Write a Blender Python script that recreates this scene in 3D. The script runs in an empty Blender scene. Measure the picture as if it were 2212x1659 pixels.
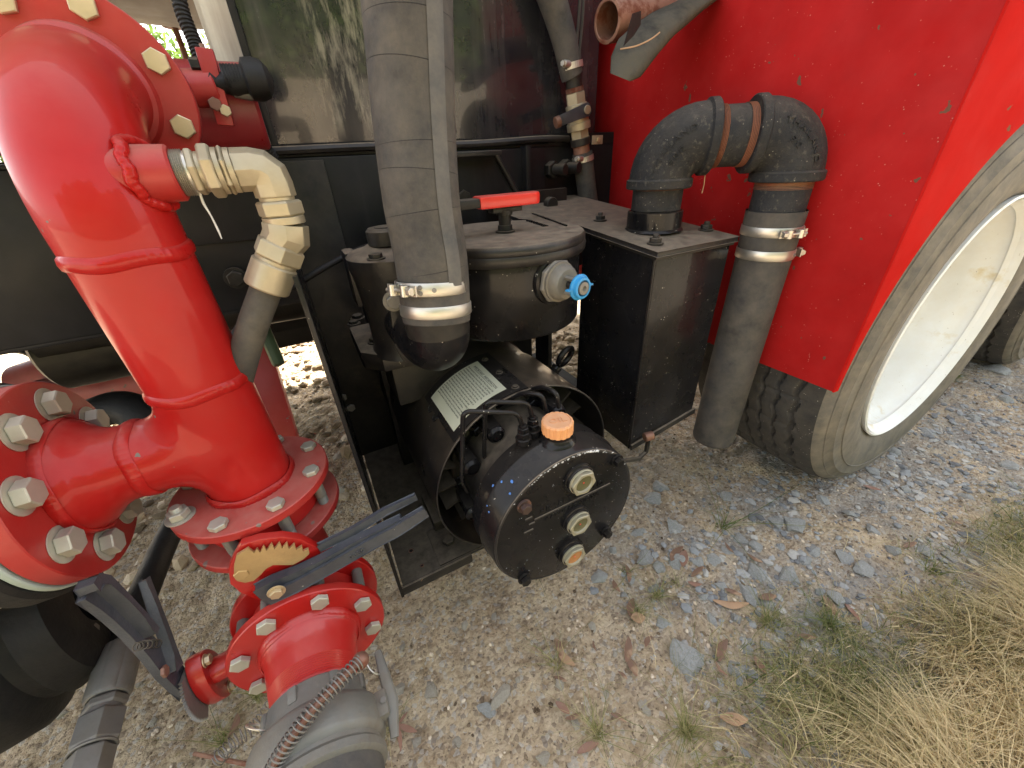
import bpy, bmesh, math, random
import numpy as np
from mathutils import Vector, Matrix

random.seed(7)
rng = np.random.default_rng(7)
R = math.radians
V = Vector
scene = bpy.context.scene
COL = scene.collection

# ------------------------------------------------------------------ camera
CAMH = 0.9
FPX = 820.0
def _basis():
    d = np.array([79.0, 1391.5, FPX]); d /= np.linalg.norm(d)
    up = -d
    f = np.array([0, 0, 1.0]); fh = f - up * f.dot(up); fh /= np.linalg.norm(fh)
    rh = np.cross(d, fh)
    a = R(26.5)
    X = math.cos(a) * rh + math.sin(a) * fh
    Y = -math.sin(a) * rh + math.cos(a) * fh
    return np.array([X, Y, up])
RB = _basis()
cam_d = bpy.data.cameras.new('camera')
cam = bpy.data.objects.new('camera', cam_d); COL.objects.link(cam)
scene.camera = cam
cr = V(RB @ np.array([1, 0, 0])); cd_ = V(RB @ np.array([0, 1, 0])); cf = V(RB @ np.array([0, 0, 1]))
M = Matrix((( cr.x, -cd_.x, -cf.x, 0), (cr.y, -cd_.y, -cf.y, 0), (cr.z, -cd_.z, -cf.z, CAMH), (0, 0, 0, 1)))
cam.matrix_world = M
cam_d.sensor_width = 36
cam_d.lens = 36 * FPX / 2212
cam_d.clip_start = 0.02
cam_d.clip_end = 1000

def ray(u, v):
    r = RB @ np.array([(u - 1106) / FPX, (v - 829.5) / FPX, 1.0])
    return V(r)
C0 = V((0, 0, CAMH))
def AD(u, v, d): return C0 + ray(u, v) * d
def AX(u, v, x): r = ray(u, v); return C0 + r * (x / r.x)
def AY(u, v, y): r = ray(u, v); return C0 + r * (y / r.y)
def AZ(u, v, z): r = ray(u, v); return C0 + r * ((z - CAMH) / r.z)

# ------------------------------------------------------------------ world, sun, exposure
SUN_EL, SUN_AZ = 47.0, 20.0      # azimuth measured from +Y towards +X
w = bpy.data.worlds.new('World'); scene.world = w; w.use_nodes = True
nt = w.node_tree
bg = nt.nodes['Background']
sky = nt.nodes.new('ShaderNodeTexSky'); sky.sky_type = 'NISHITA'; sky.sun_disc = False
sky.sun_elevation = R(SUN_EL); sky.sun_rotation = R(SUN_AZ)
sky.air_density = 1.0; sky.dust_density = 2.5; sky.ozone_density = 1.0
hs = nt.nodes.new('ShaderNodeHueSaturation'); hs.inputs['Saturation'].default_value = .42      # thin bright haze: a whitish sky
nt.links.new(sky.outputs[0], hs.inputs['Color'])
wb = nt.nodes.new('ShaderNodeMix'); wb.data_type = 'RGBA'; wb.blend_type = 'MULTIPLY'; wb.inputs[0].default_value = 1
nt.links.new(hs.outputs[0], wb.inputs[6]); wb.inputs[7].default_value = (1.02, .985, .925, 1)
nt.links.new(wb.outputs[2], bg.inputs[0]); bg.inputs[1].default_value = 0.15
sl = bpy.data.lights.new('sun', 'SUN'); sl.energy = 5.0; sl.angle = R(0.5); sl.color = (1.0, 0.95, 0.86)
so = bpy.data.objects.new('sun', sl); COL.objects.link(so)
sd = V((math.sin(R(SUN_AZ)) * math.cos(R(SUN_EL)), math.cos(R(SUN_AZ)) * math.cos(R(SUN_EL)), math.sin(R(SUN_EL))))
so.rotation_euler = sd.to_track_quat('Z', 'Y').to_euler(); so.location = (0, 3, 6)
scene.view_settings.view_transform = 'Standard'; scene.view_settings.look = 'None'
scene.view_settings.gamma = 1; scene.view_settings.use_curve_mapping = False
scene.view_settings.exposure = 2.5
scene.render.engine = 'CYCLES'
scene.cycles.max_bounces = 6; scene.cycles.diffuse_bounces = 3; scene.cycles.glossy_bounces = 4
scene.cycles.sample_clamp_indirect = 6

# ------------------------------------------------------------------ materials
MATS = {}
def mat(name, color, rough=.45, metal=0.0, var=.25, dust=0.0, dustcol=(.34, .27, .19), film=0.0,
        speck=0.0, speckcol=(.55, .5, .42), chips=0.0, chipcol=(.16, .14, .12), bump=.15, bscale=60,
        streak=0.0, streakcol=(.3, .27, .22), coat=0.0, second=None, secscale=8, secth=.55, spec=.5, fine=0.0):
    m = bpy.data.materials.new(name); m.use_nodes = True; t = m.node_tree; N = t.nodes; L = t.links
    b = N['Principled BSDF']
    tc = N.new('ShaderNodeTexCoord').outputs['Object']
    def noise(scale, detail=4, rough_=.6, vec=None, dim='3D'):
        n = N.new('ShaderNodeTexNoise'); n.inputs['Scale'].default_value = scale
        n.inputs['Detail'].default_value = detail; n.inputs['Roughness'].default_value = rough_
        L.new(vec if vec is not None else tc, n.inputs['Vector']); return n.outputs['Fac']
    def ramp(x, a, c, lo=0.0, hi=1.0):
        n = N.new('ShaderNodeMapRange'); n.clamp = True; L.new(x, n.inputs[0])
        n.inputs[1].default_value = a; n.inputs[2].default_value = c
        n.inputs[3].default_value = lo; n.inputs[4].default_value = hi; return n.outputs[0]
    def mix(f, a, c):
        n = N.new('ShaderNodeMix'); n.data_type = 'RGBA'; n.clamp_factor = True
        if isinstance(f, (int, float)): n.inputs[0].default_value = f
        else: L.new(f, n.inputs[0])
        for i, x in ((6, a), (7, c)):
            if isinstance(x, tuple): n.inputs[i].default_value = (*x[:3], 1)
            else: L.new(x, n.inputs[i])
        return n.outputs[2]
    def math_(op, a, c=0.0):
        n = N.new('ShaderNodeMath'); n.operation = op; n.use_clamp = False
        for i, x in ((0, a), (1, c)):
            if isinstance(x, (int, float)): n.inputs[i].default_value = x
            else: L.new(x, n.inputs[i])
        return n.outputs[0]
    def mixf(f, a, c):
        n = N.new('ShaderNodeMix'); n.data_type = 'FLOAT'; L.new(f, n.inputs[0])
        for i, x in ((2, a), (3, c)):
            if isinstance(x, (int, float)): n.inputs[i].default_value = x
            else: L.new(x, n.inputs[i])
        return n.outputs[0]
    dark = tuple(c * (1 - var) for c in color); lite = tuple(min(1, c * (1 + var * .6) + .004) for c in color)
    col = mix(ramp(noise(9, 5), .3, .7), dark, lite)
    rg = ramp(noise(14, 5), .3, .75, rough * .8, min(1, rough * 1.3))
    if second:
        f = ramp(noise(secscale, 6, .65), secth, secth + .12)
        col = mix(f, col, second); rg = mixf(f, rg, .8)
    if streak:
        mp = N.new('ShaderNodeMapping'); mp.inputs['Scale'].default_value = (34, 34, 2.2); L.new(tc, mp.inputs[0])
        f = ramp(noise(1, 4, .6, mp.outputs[0]), .52, .8, 0, streak)
        f = math_('MULTIPLY', f, ramp(noise(5, 3), .35, .65))
        col = mix(f, col, streakcol); rg = mixf(f, rg, .75)
    if chips:
        f = ramp(noise(38, 3, .5), .80 - chips, .805 - chips)
        col = mix(f, col, chipcol); rg = mixf(f, rg, .85)
    if film:
        f = ramp(noise(22, 7, .7), .3, .8, 0, film)
        col = mix(f, col, dustcol); rg = mixf(f, rg, .85)
    if dust:
        g = N.new('ShaderNodeNewGeometry'); s = N.new('ShaderNodeSeparateXYZ'); L.new(g.outputs['Normal'], s.inputs[0])
        f = math_('MULTIPLY', ramp(s.outputs[2], .35, .95), ramp(noise(45, 6, .7), .28, .62, dust * .35, dust))
        col = mix(f, col, dustcol); rg = mixf(f, rg, .92)
    if speck:
        v = N.new('ShaderNodeTexVoronoi'); v.inputs['Scale'].default_value = 150; L.new(tc, v.inputs['Vector'])
        d = ramp(v.outputs['Distance'], .08, .16, 1, 0)
        keep = ramp(noise(45, 2), .70 - speck * .25, .78 - speck * .25)
        f = math_('MULTIPLY', d, keep)
        col = mix(f, col, speckcol)
    L.new(col, b.inputs['Base Color']); L.new(rg, b.inputs['Roughness'])
    b.inputs['Metallic'].default_value = metal
    b.inputs['Specular IOR Level'].default_value = spec
    if coat:
        b.inputs['Coat Weight'].default_value = coat; b.inputs['Coat Roughness'].default_value = .035
    if bump:
        h = noise(bscale, 6, .6)
        if fine: h = math_('ADD', h, math_('MULTIPLY', noise(bscale * 6, 3), fine))
        bp = N.new('ShaderNodeBump'); bp.inputs['Strength'].default_value = bump; bp.inputs['Distance'].default_value = .002
        L.new(h, bp.inputs['Height']); L.new(bp.outputs[0], b.inputs['Normal'])
    MATS[name] = m
    return m

RED = (.37, .006, .005)
M_red = mat('red_paint', RED, .32, spec=.15, var=.10, film=.05, dust=.18, chips=.06, dustcol=(.42, .22, .18), speck=-.4, speckcol=(.6, .3, .25), bump=.05, bscale=9, coat=.20)
M_redd = mat('dusty_red_paint', (.36, .012, .010), .38, var=.16, film=.12, dust=.45, dustcol=(.42, .20, .15), speck=.2, chips=.10, bump=.15)
M_redv = mat('valve_red_paint', (.40, .008, .006), .32, var=.1, dust=.08, speck=-.2, chips=.04, bump=.12, coat=.2)
M_reds = mat('mudguard_edge_red', (.46, .012, .009), .75, spec=.01, var=.08, bump=.03, chips=.07, chipcol=(.2, .08, .05))
M_redf = mat('mudguard_red_paint', (.36, .006, .006), .60, spec=.12, var=.16, film=.03, dustcol=(.5, .22, .2), speck=.55, speckcol=(.46, .20, .16), chips=.095, chipcol=(.14, .06, .04), bump=.05, bscale=12)
M_dred = mat('dark_red_pipe', (.26, .012, .02), .3, var=.2, film=.15, dustcol=(.3, .12, .1))  # darker red for the manifold, inlet tube and mating flange
M_black = mat('black_gloss_paint', (.005, .005, .0065), .26, spec=.16, var=.4, film=.02, dust=.06, speck=.5, bump=.12, bscale=30, coat=.12)
M_blackw = mat('black_worn_paint', (.007, .007, .009), .36, spec=.35, var=.4, film=.09, dust=.75, dustcol=(.30, .235, .165), speck=.3, chips=.06, chipcol=(.20, .13, .09), bump=.35, bscale=70)
M_blackm = mat('black_dirty_steel', (.006, .006, .0065), .42, spec=.3, var=.5, film=.08, dust=.35, second=(.04, .03, .022), secscale=11, secth=.62, bump=.3)
M_shroud = mat('dusty_black_drum', (.006, .006, .007), .30, spec=.3, var=.4, film=.10, dust=.22, dustcol=(.30, .22, .14), speck=.5, bump=.15, bscale=40, coat=.12)
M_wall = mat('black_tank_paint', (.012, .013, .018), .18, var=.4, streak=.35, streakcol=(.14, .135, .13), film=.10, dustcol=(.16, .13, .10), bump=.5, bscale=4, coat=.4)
M_rail = mat('black_chassis_paint', (.006, .006, .0075), .42, spec=.25, var=.4, streak=.25, streakcol=(.06, .055, .05), film=.06, dustcol=(.13, .11, .09), bump=.3, bscale=20)
M_cast = mat('black_cast_iron', (.014, .016, .020), .6, spec=.25, var=.5, film=.14, dustcol=(.22, .18, .13), second=(.075, .068, .058), secscale=110, secth=.56, speck=.6, speckcol=(.36, .32, .26), bump=1.0, bscale=260, dust=.25, fine=.3)
M_rust = mat('rusty_thread', (.27, .10, .05), .6, var=.5, second=(.32, .2, .12), secth=.55, bump=.5, bscale=200)
M_rusty = mat('rusty_steel', (.24, .12, .08), .55, metal=.4, var=.35, second=(.16, .05, .025), secscale=30, secth=.5, bump=.4, bscale=120)
M_zinc = mat('yellow_zinc', (.62, .50, .32), .42, metal=.75, var=.2, film=.35, dustcol=(.52, .43, .31), bump=.1, bscale=160)
M_brass = mat('dusty_gold_fitting', (.42, .36, .25), .38, metal=.6, var=.28, film=.65, dustcol=(.38, .32, .225), bump=.12, bscale=120, second=(.25, .24, .22), secscale=14, secth=.68)
M_teeth = mat('gold_quadrant', (.60, .42, .20), .40, metal=.7, var=.35, film=.6, dustcol=(.36, .22, .11), bump=.2, bscale=200)
M_galv = mat('grey_galvanised', (.24, .23, .21), .5, metal=.45, var=.3, film=.7, dustcol=(.20, .165, .12), bump=.2, bscale=120)
M_boltw = mat('pale_bolt', (.48, .47, .39), .42, metal=.5, var=.3, film=.6, dustcol=(.46, .43, .33), bump=.2, bscale=200)
M_stain = mat('stainless_band', (.56, .53, .47), .38, metal=.9, var=.12, film=.25, dustcol=(.5, .42, .32), bump=.06, bscale=90)
M_alu = mat('grey_cast_aluminium', (.17, .17, .155), .5, metal=.3, var=.3, film=.85, dustcol=(.20, .16, .11), second=(.10, .095, .085), secscale=12, secth=.58, bump=.3, bscale=180)
M_rubber = mat('dusty_black_rubber', (.040, .039, .040), .75, spec=.3, var=.4, film=.62, dustcol=(.165, .138, .103), second=(.024, .023, .023), secscale=24, secth=.585, bump=.5, bscale=90, speck=-.2)
M_rubberd = mat('black_rubber', (.008, .008, .008), .55, spec=.3, var=.4, film=.12, dustcol=(.15, .12, .09), bump=.4, bscale=140)
M_stripe = mat('grey_hose_stripe', (.056, .058, .062), .75, var=.3, film=.6, dustcol=(.22, .19, .15), bump=.2)
M_tyre = mat('tyre_tread', (.026, .025, .024), .8, var=.35, film=.6, dustcol=(.12, .10, .075), speck=.6, bump=.6, bscale=90)
M_side = mat('tyre_sidewall', (.12, .11, .095), .75, spec=.25, var=.3, film=.8, dustcol=(.30, .25, .18), bump=.35, bscale=60)
M_rim = mat('white_rim', (.80, .80, .77), .35, var=.05, film=.30, dustcol=(.66, .56, .38), speck=.5, speckcol=(.2, .13, .08), bump=.05, second=(.66, .56, .36), secscale=7, secth=.6)
M_cream = mat('cream_panel', (.62, .58, .50), .5, var=.08, streak=.9, streakcol=(.16, .06, .04), film=.3)
M_tan = mat('tan_tank_belly', (.36, .29, .22), .5, var=.2, film=.5, dustcol=(.30, .23, .16))
M_rustd = mat('dark_rusty_bolt', (.05, .025, .018), .6, var=.4, second=(.22, .09, .045), secscale=60, secth=.55)
M_orange = mat('orange_plastic', (.72, .31, .11), .55, var=.12, film=.3, dustcol=(.68, .42, .27), bump=.1, dust=.5)
M_blue = mat('blue_plastic', (.03, .26, .56), .4, var=.1, bump=.05)
M_redgrip = mat('red_grip', (.66, .03, .022), .3, var=.1, dust=.4, dustcol=(.4, .18, .13), bump=.08)
M_label = mat('cream_label', (.58, .56, .40), .55, var=.08, film=.3, dustcol=(.48, .52, .46), bump=.05, second=(.50, .36, .16), secscale=16, secth=.72)
M_ink = mat('label_ink', (.07, .07, .06), .7, bump=0)
M_bluefleck = mat('blue_fleck', (.10, .25, .62), .5, bump=0)
M_whitefleck = mat('white_fleck', (.6, .6, .6), .5, bump=0)
M_gask = mat('pale_green_gasket', (.36, .44, .40), .7, var=.25, film=.4)
M_leaf = mat('dead_leaf', (.20, .105, .06), .65, var=.45, bump=.2, bscale=60, second=(.34, .22, .13), secscale=40, secth=.5)
M_green = mat('green_steel', (.045, .075, .03), .5, var=.3)
M_pink = mat('faded_red_pipe', (.42, .08, .08), .5, var=.3, film=.35, dustcol=(.35, .2, .17), chips=.1)
M_sight = mat('oil_sight_glass', (.10, .09, .04), .08, var=.2, bump=0, coat=1)
M_sightb = mat('sight_glass_ring', (.36, .33, .23), .28, metal=.4, var=.2, bump=.1, film=.4)
M_amber = mat('amber_oil', (.42, .16, .03), .1, var=.2, bump=0, coat=1)
M_stonem = mat('blue_grey_stone', (.27, .295, .305), .85, var=.45, film=.95, dustcol=(.42, .37, .29), second=(.46, .46, .44), secscale=40, secth=.56, bump=.9, bscale=90, fine=.4)
M_stonet = mat('tan_stone', (.40, .36, .29), .88, var=.25, film=.6, dustcol=(.42, .34, .24), second=(.24, .26, .28), secscale=30, secth=.6, bump=.9, bscale=80, fine=.4)

def mat_tone(name, c0, c1, c2, rough=.8, transl=0.0, bump=0.0):
    m = bpy.data.materials.new(name); m.use_nodes = True; t = m.node_tree; N = t.nodes; L = t.links
    b = N['Principled BSDF']; b.inputs['Roughness'].default_value = rough; b.inputs['Specular IOR Level'].default_value = .25
    a = N.new('ShaderNodeAttribute'); a.attribute_name = 'tone'
    cr_ = N.new('ShaderNodeValToRGB'); e = cr_.color_ramp.elements
    e[0].color = (*c0, 1); e[1].color = (*c2, 1); n = e.new(.5); n.color = (*c1, 1)
    L.new(a.outputs['Fac'], cr_.inputs[0]); L.new(cr_.outputs[0], b.inputs['Base Color'])
    if bump:
        tc = N.new('ShaderNodeTexCoord'); no = N.new('ShaderNodeTexNoise'); no.inputs['Scale'].default_value = 220
        bp = N.new('ShaderNodeBump'); bp.inputs['Strength'].default_value = bump; bp.inputs['Distance'].default_value = .002
        L.new(tc.outputs['Object'], no.inputs['Vector']); L.new(no.outputs['Fac'], bp.inputs['Height']); L.new(bp.outputs[0], b.inputs['Normal'])
    if transl:
        tr = N.new('ShaderNodeBsdfTranslucent'); L.new(cr_.outputs[0], tr.inputs[0])
        mx = N.new('ShaderNodeMixShader'); mx.inputs[0].default_value = transl
        o = N['Material Output']; L.new(b.outputs[0], mx.inputs[1]); L.new(tr.outputs[0], mx.inputs[2]); L.new(mx.outputs[0], o.inputs[0])
    return m
M_pebble = mat_tone('gravel', (.09, .06, .035), (.40, .30, .19), (.72, .60, .45), .9, bump=.8)
M_pebbleb = mat_tone('blue_gravel', (.14, .14, .14), (.28, .285, .28), (.44, .41, .36), .9, bump=.6)
M_grass = mat_tone('grass_blade', (.09, .13, .03), (.32, .29, .12), (.68, .54, .31), .6, .3)
M_foliage = mat_tone('tree_foliage', (.07, .13, .03), (.13, .20, .04), (.20, .26, .06), .6, .45)
M_bark = mat('bark', (.12, .09, .06), .9, bump=.8, bscale=40)

# ------------------------------------------------------------------ mesh helpers
def basis_from(z, hint=None):
    z = V(z).normalized()
    h = V(hint) if hint is not None else (V((0, 0, 1)) if abs(z.z) < .9 else V((1, 0, 0)))
    x = h - z * h.dot(z); x.normalize(); y = z.cross(x)
    return x, y, z
class MB:
    def __init__(s): s.v = []; s.f = []
    def add(s, vs, fs):
        n = len(s.v); s.v += [V(q) for q in vs]; s.f += [tuple(i + n for i in f) for f in fs]; return s
    def box(s, c, size, ax=None):
        c = V(c); X, Y, Z = ax if ax else (V((1, 0, 0)), V((0, 1, 0)), V((0, 0, 1)))
        h = [q / 2 for q in size]
        vs = [c + X * (a * h[0]) + Y * (b * h[1]) + Z * (d * h[2]) for a in (-1, 1) for b in (-1, 1) for d in (-1, 1)]
        return s.add(vs, [(0, 1, 3, 2), (4, 6, 7, 5), (0, 4, 5, 1), (2, 3, 7, 6), (0, 2, 6, 4), (1, 5, 7, 3)])
    def box2(s, a, b):
        a = V(a); b = V(b); return s.box((a + b) / 2, [abs(q) for q in (b - a)])
    def lathe(s, p, axis, prof, seg=48, a0=0, a1=360, hint=None, wob=None):
        """prof: list of (distance along the axis, radius)"""
        X, Y, Z = basis_from(axis, hint); p = V(p); full = abs(a1 - a0) >= 359.9
        n = seg if full else seg + 1; vs = []; fs = []
        for i, (t, r) in enumerate(prof):
            for k in range(n):
                a = R(a0 + (a1 - a0) * k / seg); rr = r * (wob(i, k) if wob else 1)
                vs.append(p + Z * t + X * (rr * math.cos(a)) + Y * (rr * math.sin(a)))
        for i in range(len(prof) - 1):
            for k in range(n if full else n - 1):
                k2 = (k + 1) % n
                fs.append((i * n + k, i * n + k2, (i + 1) * n + k2, (i + 1) * n + k))
        return s.add(vs, fs)
    def cyl(s, a, b, r, r2=None, seg=32, bev=None, caps=True):
        a = V(a); b = V(b); L = (b - a).length; r2 = r if r2 is None else r2
        e = bev if bev is not None else min(r, L) * .08
        pr = [(0, 0), (0, r - e), (e, r), (L - e, r2), (L, r2 - e), (L, 0)] if caps else [(0, r), (L, r2)]
        return s.lathe(a, b - a, pr, seg)
    def hexa(s, a, b, r, chamfer=.12, n=6, rot=0):
        a = V(a); b = V(b); X, Y, Z = basis_from(b - a); L = (b - a).length; vs = []
        c = r * chamfer
        lv = [(0, r * .90), (c * .6, r), (L - c * .6, r), (L, r * .90)]
        for t, q in lv:
            for k in range(n):
                an = math.tau * k / n + rot; vs.append(a + Z * t + X * q * math.cos(an) + Y * q * math.sin(an))
        fs = [tuple(range(n))[::-1], tuple(3 * n + k for k in range(n))]
        for i in range(3):
            for k in range(n): fs.append((i * n + k, i * n + (k + 1) % n, (i + 1) * n + (k + 1) % n, (i + 1) * n + k))
        return s.add(vs, fs)
    def tube(s, pts, r, seg=16, caps=True, smooth=0, flat=1.0):
        pts = [V(q) for q in pts]
        if smooth: pts = spline(pts, smooth)
        rs = r if isinstance(r, (list, tuple)) else None
        n = len(pts); T = []
        for i in range(n):
            T.append((pts[min(i + 1, n - 1)] - pts[max(i - 1, 0)]).normalized())
        X, Y, _ = basis_from(T[0]); vs = []; fs = []
        for i in range(n):
            X = (X - T[i] * X.dot(T[i])).normalized(); Y = T[i].cross(X)
            rr = (np.interp(i / (n - 1), np.linspace(0, 1, len(rs)), rs)) if rs else r
            for k in range(seg):
                a = math.tau * k / seg; vs.append(pts[i] + X * (rr * math.cos(a)) + Y * (rr * flat * math.sin(a)))
        for i in range(n - 1):
            for k in range(seg): fs.append((i * seg + k, i * seg + (k + 1) % seg, (i + 1) * seg + (k + 1) % seg, (i + 1) * seg + k))
        if caps: fs += [tuple(range(seg))[::-1], tuple((n - 1) * seg + k for k in range(seg))]
        return s.add(vs, fs)
    def sphere(s, c, r, seg=20, rings=12, sc=(1, 1, 1)):
        c = V(c); vs = []; fs = []
        for i in range(rings + 1):
            t = math.pi * i / rings
            for k in range(seg):
                a = math.tau * k / seg
                vs.append(c + V((r * sc[0] * math.sin(t) * math.cos(a), r * sc[1] * math.sin(t) * math.sin(a), r * sc[2] * math.cos(t))))
        for i in range(rings):
            for k in range(seg): fs.append((i * seg + k, (i + 1) * seg + k, (i + 1) * seg + (k + 1) % seg, i * seg + (k + 1) % seg))
        return s.add(vs, fs)
    def torus(s, c, axis, r0, r1, seg=48, sg=10, wob=0):
        X, Y, Z = basis_from(axis); c = V(c); vs = []; fs = []
        for k in range(seg):
            a = math.tau * k / seg; d = X * math.cos(a) + Y * math.sin(a)
            rr = r1 * (1 + wob * (random.random() - .5)); o = wob * r1 * .4 * (random.random() - .5)
            for j in range(sg):
                b = math.tau * j / sg; vs.append(c + d * (r0 + rr * math.cos(b)) + Z * (rr * math.sin(b) + o))
        for k in range(seg):
            for j in range(sg):
                k2 = (k + 1) % seg; j2 = (j + 1) % sg; fs.append((k * sg + j, k2 * sg + j, k2 * sg + j2, k * sg + j2))
        return s.add(vs, fs)
    def prism(s, pts2, o, X, Y, depth, both=False):
        """extrude a polygon given in the (X,Y) frame at o along X x Y"""
        o = V(o); X = V(X).normalized(); Y = V(Y).normalized(); Z = X.cross(Y); n = len(pts2)
        vs = [o + X * a + Y * b for a, b in pts2] + [o + X * a + Y * b + Z * depth for a, b in pts2]
        fs = [tuple(range(n))[::-1], tuple(n + k for k in range(n))]
        fs += [(k, (k + 1) % n, n + (k + 1) % n, n + k) for k in range(n)]
        return s.add(vs, fs)
    def helix(s, pts, r, wire, turns, sg=5, per=14, r2=None):
        P = spline([V(q) for q in pts], 12); n = turns * per; L = []
        X = None
        for i in range(n + 1):
            t = i / n * (len(P) - 1); j = min(int(t), len(P) - 2); p = P[j].lerp(P[j + 1], t - j); T = (P[j + 1] - P[j]).normalized()
            if X is None: X, Y, _ = basis_from(T)
            X = (X - T * X.dot(T)).normalized(); Y = T.cross(X); a = math.tau * i / per
            L.append(p + X * r * math.cos(a) + Y * r * math.sin(a))
        return s.tube(L, wire, sg)

def spline(P, sub):
    out = []; n = len(P)
    for i in range(n - 1):
        p0 = P[max(i - 1, 0)]; p1 = P[i]; p2 = P[i + 1]; p3 = P[min(i + 2, n - 1)]
        for k in range(sub):
            t = k / sub
            out.append(.5 * ((2 * p1) + (p2 - p0) * t + (2 * p0 - 5 * p1 + 4 * p2 - p3) * t * t + (3 * p1 - p0 - 3 * p2 + p3) * t ** 3))
    out.append(P[-1]); return out
def rounded(pts, rad, sub=6):
    """polyline with rounded corners"""
    P = [V(q) for q in pts]; out = [P[0]]
    for i in range(1, len(P) - 1):
        a = (P[i - 1] - P[i]); b = (P[i + 1] - P[i]); r = min(rad, a.length * .45, b.length * .45)
        A = P[i] + a.normalized() * r; B = P[i] + b.normalized() * r
        for k in range(sub + 1):
            t = k / sub; out.append(A.lerp(P[i], t).lerp(P[i].lerp(B, t), t))
    out.append(P[-1]); return out

WM = {}
def to_mesh(mb, name, Minv=None, smooth=35, bevel=0):
    vs = mb.v if Minv is None else [Minv @ q for q in mb.v]
    me = bpy.data.meshes.new(name); me.from_pydata([tuple(q) for q in vs], [], mb.f)
    bm = bmesh.new(); bm.from_mesh(me)
    bmesh.ops.remove_doubles(bm, verts=bm.verts, dist=1e-6)
    if bevel:
        ed = [e for e in bm.edges if len(e.link_faces) == 2 and e.calc_face_angle(0) > R(30)]
        bmesh.ops.bevel(bm, geom=ed, offset=bevel, segments=2, affect='EDGES', profile=.6)
    bmesh.ops.recalc_face_normals(bm, faces=bm.faces)
    bm.to_mesh(me); bm.free()
    if smooth:
        me.polygons.foreach_set('use_smooth', [True] * len(me.polygons))
        me.set_sharp_from_angle(angle=R(smooth))
    return me
def link(o, parent, world):
    COL.objects.link(o); WM[o] = world
    if parent is not None:
        o.parent = parent; o.matrix_basis = WM[parent].inverted() @ world
    else: o.matrix_basis = world
def thing(name, loc, label, cat, group=None, mtx=None):
    o = bpy.data.objects.new(name, None); o.empty_display_size = .05
    link(o, None, mtx if mtx is not None else Matrix.Translation(V(loc)))
    o['label'] = label; o['category'] = cat
    if group: o['group'] = group
    return o
def part(name, mb, m, parent, smooth=35, bevel=0, label=None, kind=None):
    world = WM[parent].copy()
    me = to_mesh(mb, name, world.inverted(), smooth, bevel); me.materials.append(m)
    o = bpy.data.objects.new(name, me); link(o, parent, world)
    if label: o['label'] = label
    if kind: o['kind'] = kind
    return o
def solo(name, mb, m, label=None, cat=None, group=None, kind=None, smooth=35, bevel=0, loc=None):
    loc = V(loc) if loc is not None else (sum(mb.v, V()) / len(mb.v))
    world = Matrix.Translation(loc)
    me = to_mesh(mb, name, world.inverted(), smooth, bevel); me.materials.append(m)
    o = bpy.data.objects.new(name, me); link(o, None, world)
    if label: o['label'] = label
    if cat: o['category'] = cat
    if group: o['group'] = group
    if kind: o['kind'] = kind
    return o
# shared hardware --------------------------------------------------
HW = {}
def bolt_mesh(r, h, m, washer=0, stud=0):
    key = (round(r, 4), round(h, 4), m.name, washer, stud)
    if key in HW: return HW[key]
    mb = MB(); z = 0
    if washer: mb.cyl((0, 0, 0), (0, 0, washer), r * 1.35, seg=24); z = washer
    mb.hexa((0, 0, z), (0, 0, z + h), r)
    if stud:
        L = z + h + stud; pr = [(z + h - .0005, r * .55)]; k = 0; t = z + h
        while t < L - .001: pr += [(t, r * .55), (t + .0007, r * .49)]; t += .0014
        pr += [(L, r * .45), (L, 0)]
        mb.lathe((0, 0, 0), (0, 0, 1), pr, 20)
    me = to_mesh(mb, 'bolt', None, 25); me.materials.append(m); HW[key] = me; return me
def bolt(p, n, parent, r=.009, h=.007, m=None, washer=0, stud=0, spin=0, name='bolt', label=None):
    me = bolt_mesh(r, h, m or M_boltw, washer, stud)
    X, Y, Z = basis_from(n)
    c, s_ = math.cos(spin), math.sin(spin); X2 = X * c + Y * s_; Y2 = Z.cross(X2)
    mt = Matrix(((X2.x, Y2.x, Z.x, p[0]), (X2.y, Y2.y, Z.y, p[1]), (X2.z, Y2.z, Z.z, p[2]), (0, 0, 0, 1)))
    o = bpy.data.objects.new(name, me); link(o, parent, mt)
    if label: o['label'] = label
    return o
def ring_pts(c, axis, r, n, a0, hint):
    X, Y, Z = basis_from(axis, hint); c = V(c)
    return [c + X * (r * math.cos(R(a0 + 360 * k / n))) + Y * (r * math.sin(R(a0 + 360 * k / n))) for k in range(n)]
def disc_plate(mb, c, axis, r, thick, r_in=0, seg=72, bev=.0012):
    """flat ring from c backwards along -axis"""
    pr = [(0, r_in), (0, r - bev), (-bev, r), (-thick + bev, r), (-thick, r - bev), (-thick, r_in)]
    if r_in: pr.append((0, r_in))
    mb.lathe(c, axis, pr, seg)

def text_mesh(body, size, extrude, align='CENTER', spacing=1.0, line=1.0, bev=0):
    cu = bpy.data.curves.new('lettering', 'FONT'); cu.body = body; cu.size = size; cu.extrude = extrude
    cu.align_x = align; cu.space_character = spacing; cu.space_line = line; cu.resolution_u = 2
    if bev: cu.bevel_depth = bev
    o = bpy.data.objects.new('lettering', cu); COL.objects.link(o)
    dg = bpy.context.evaluated_depsgraph_get(); dg.update()
    me = bpy.data.meshes.new_from_object(o.evaluated_get(dg))
    bpy.data.objects.remove(o); vs = [v.co.copy() for v in me.vertices]; fs = [tuple(p.vertices) for p in me.polygons]
    bpy.data.meshes.remove(me); return vs, fs

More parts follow.
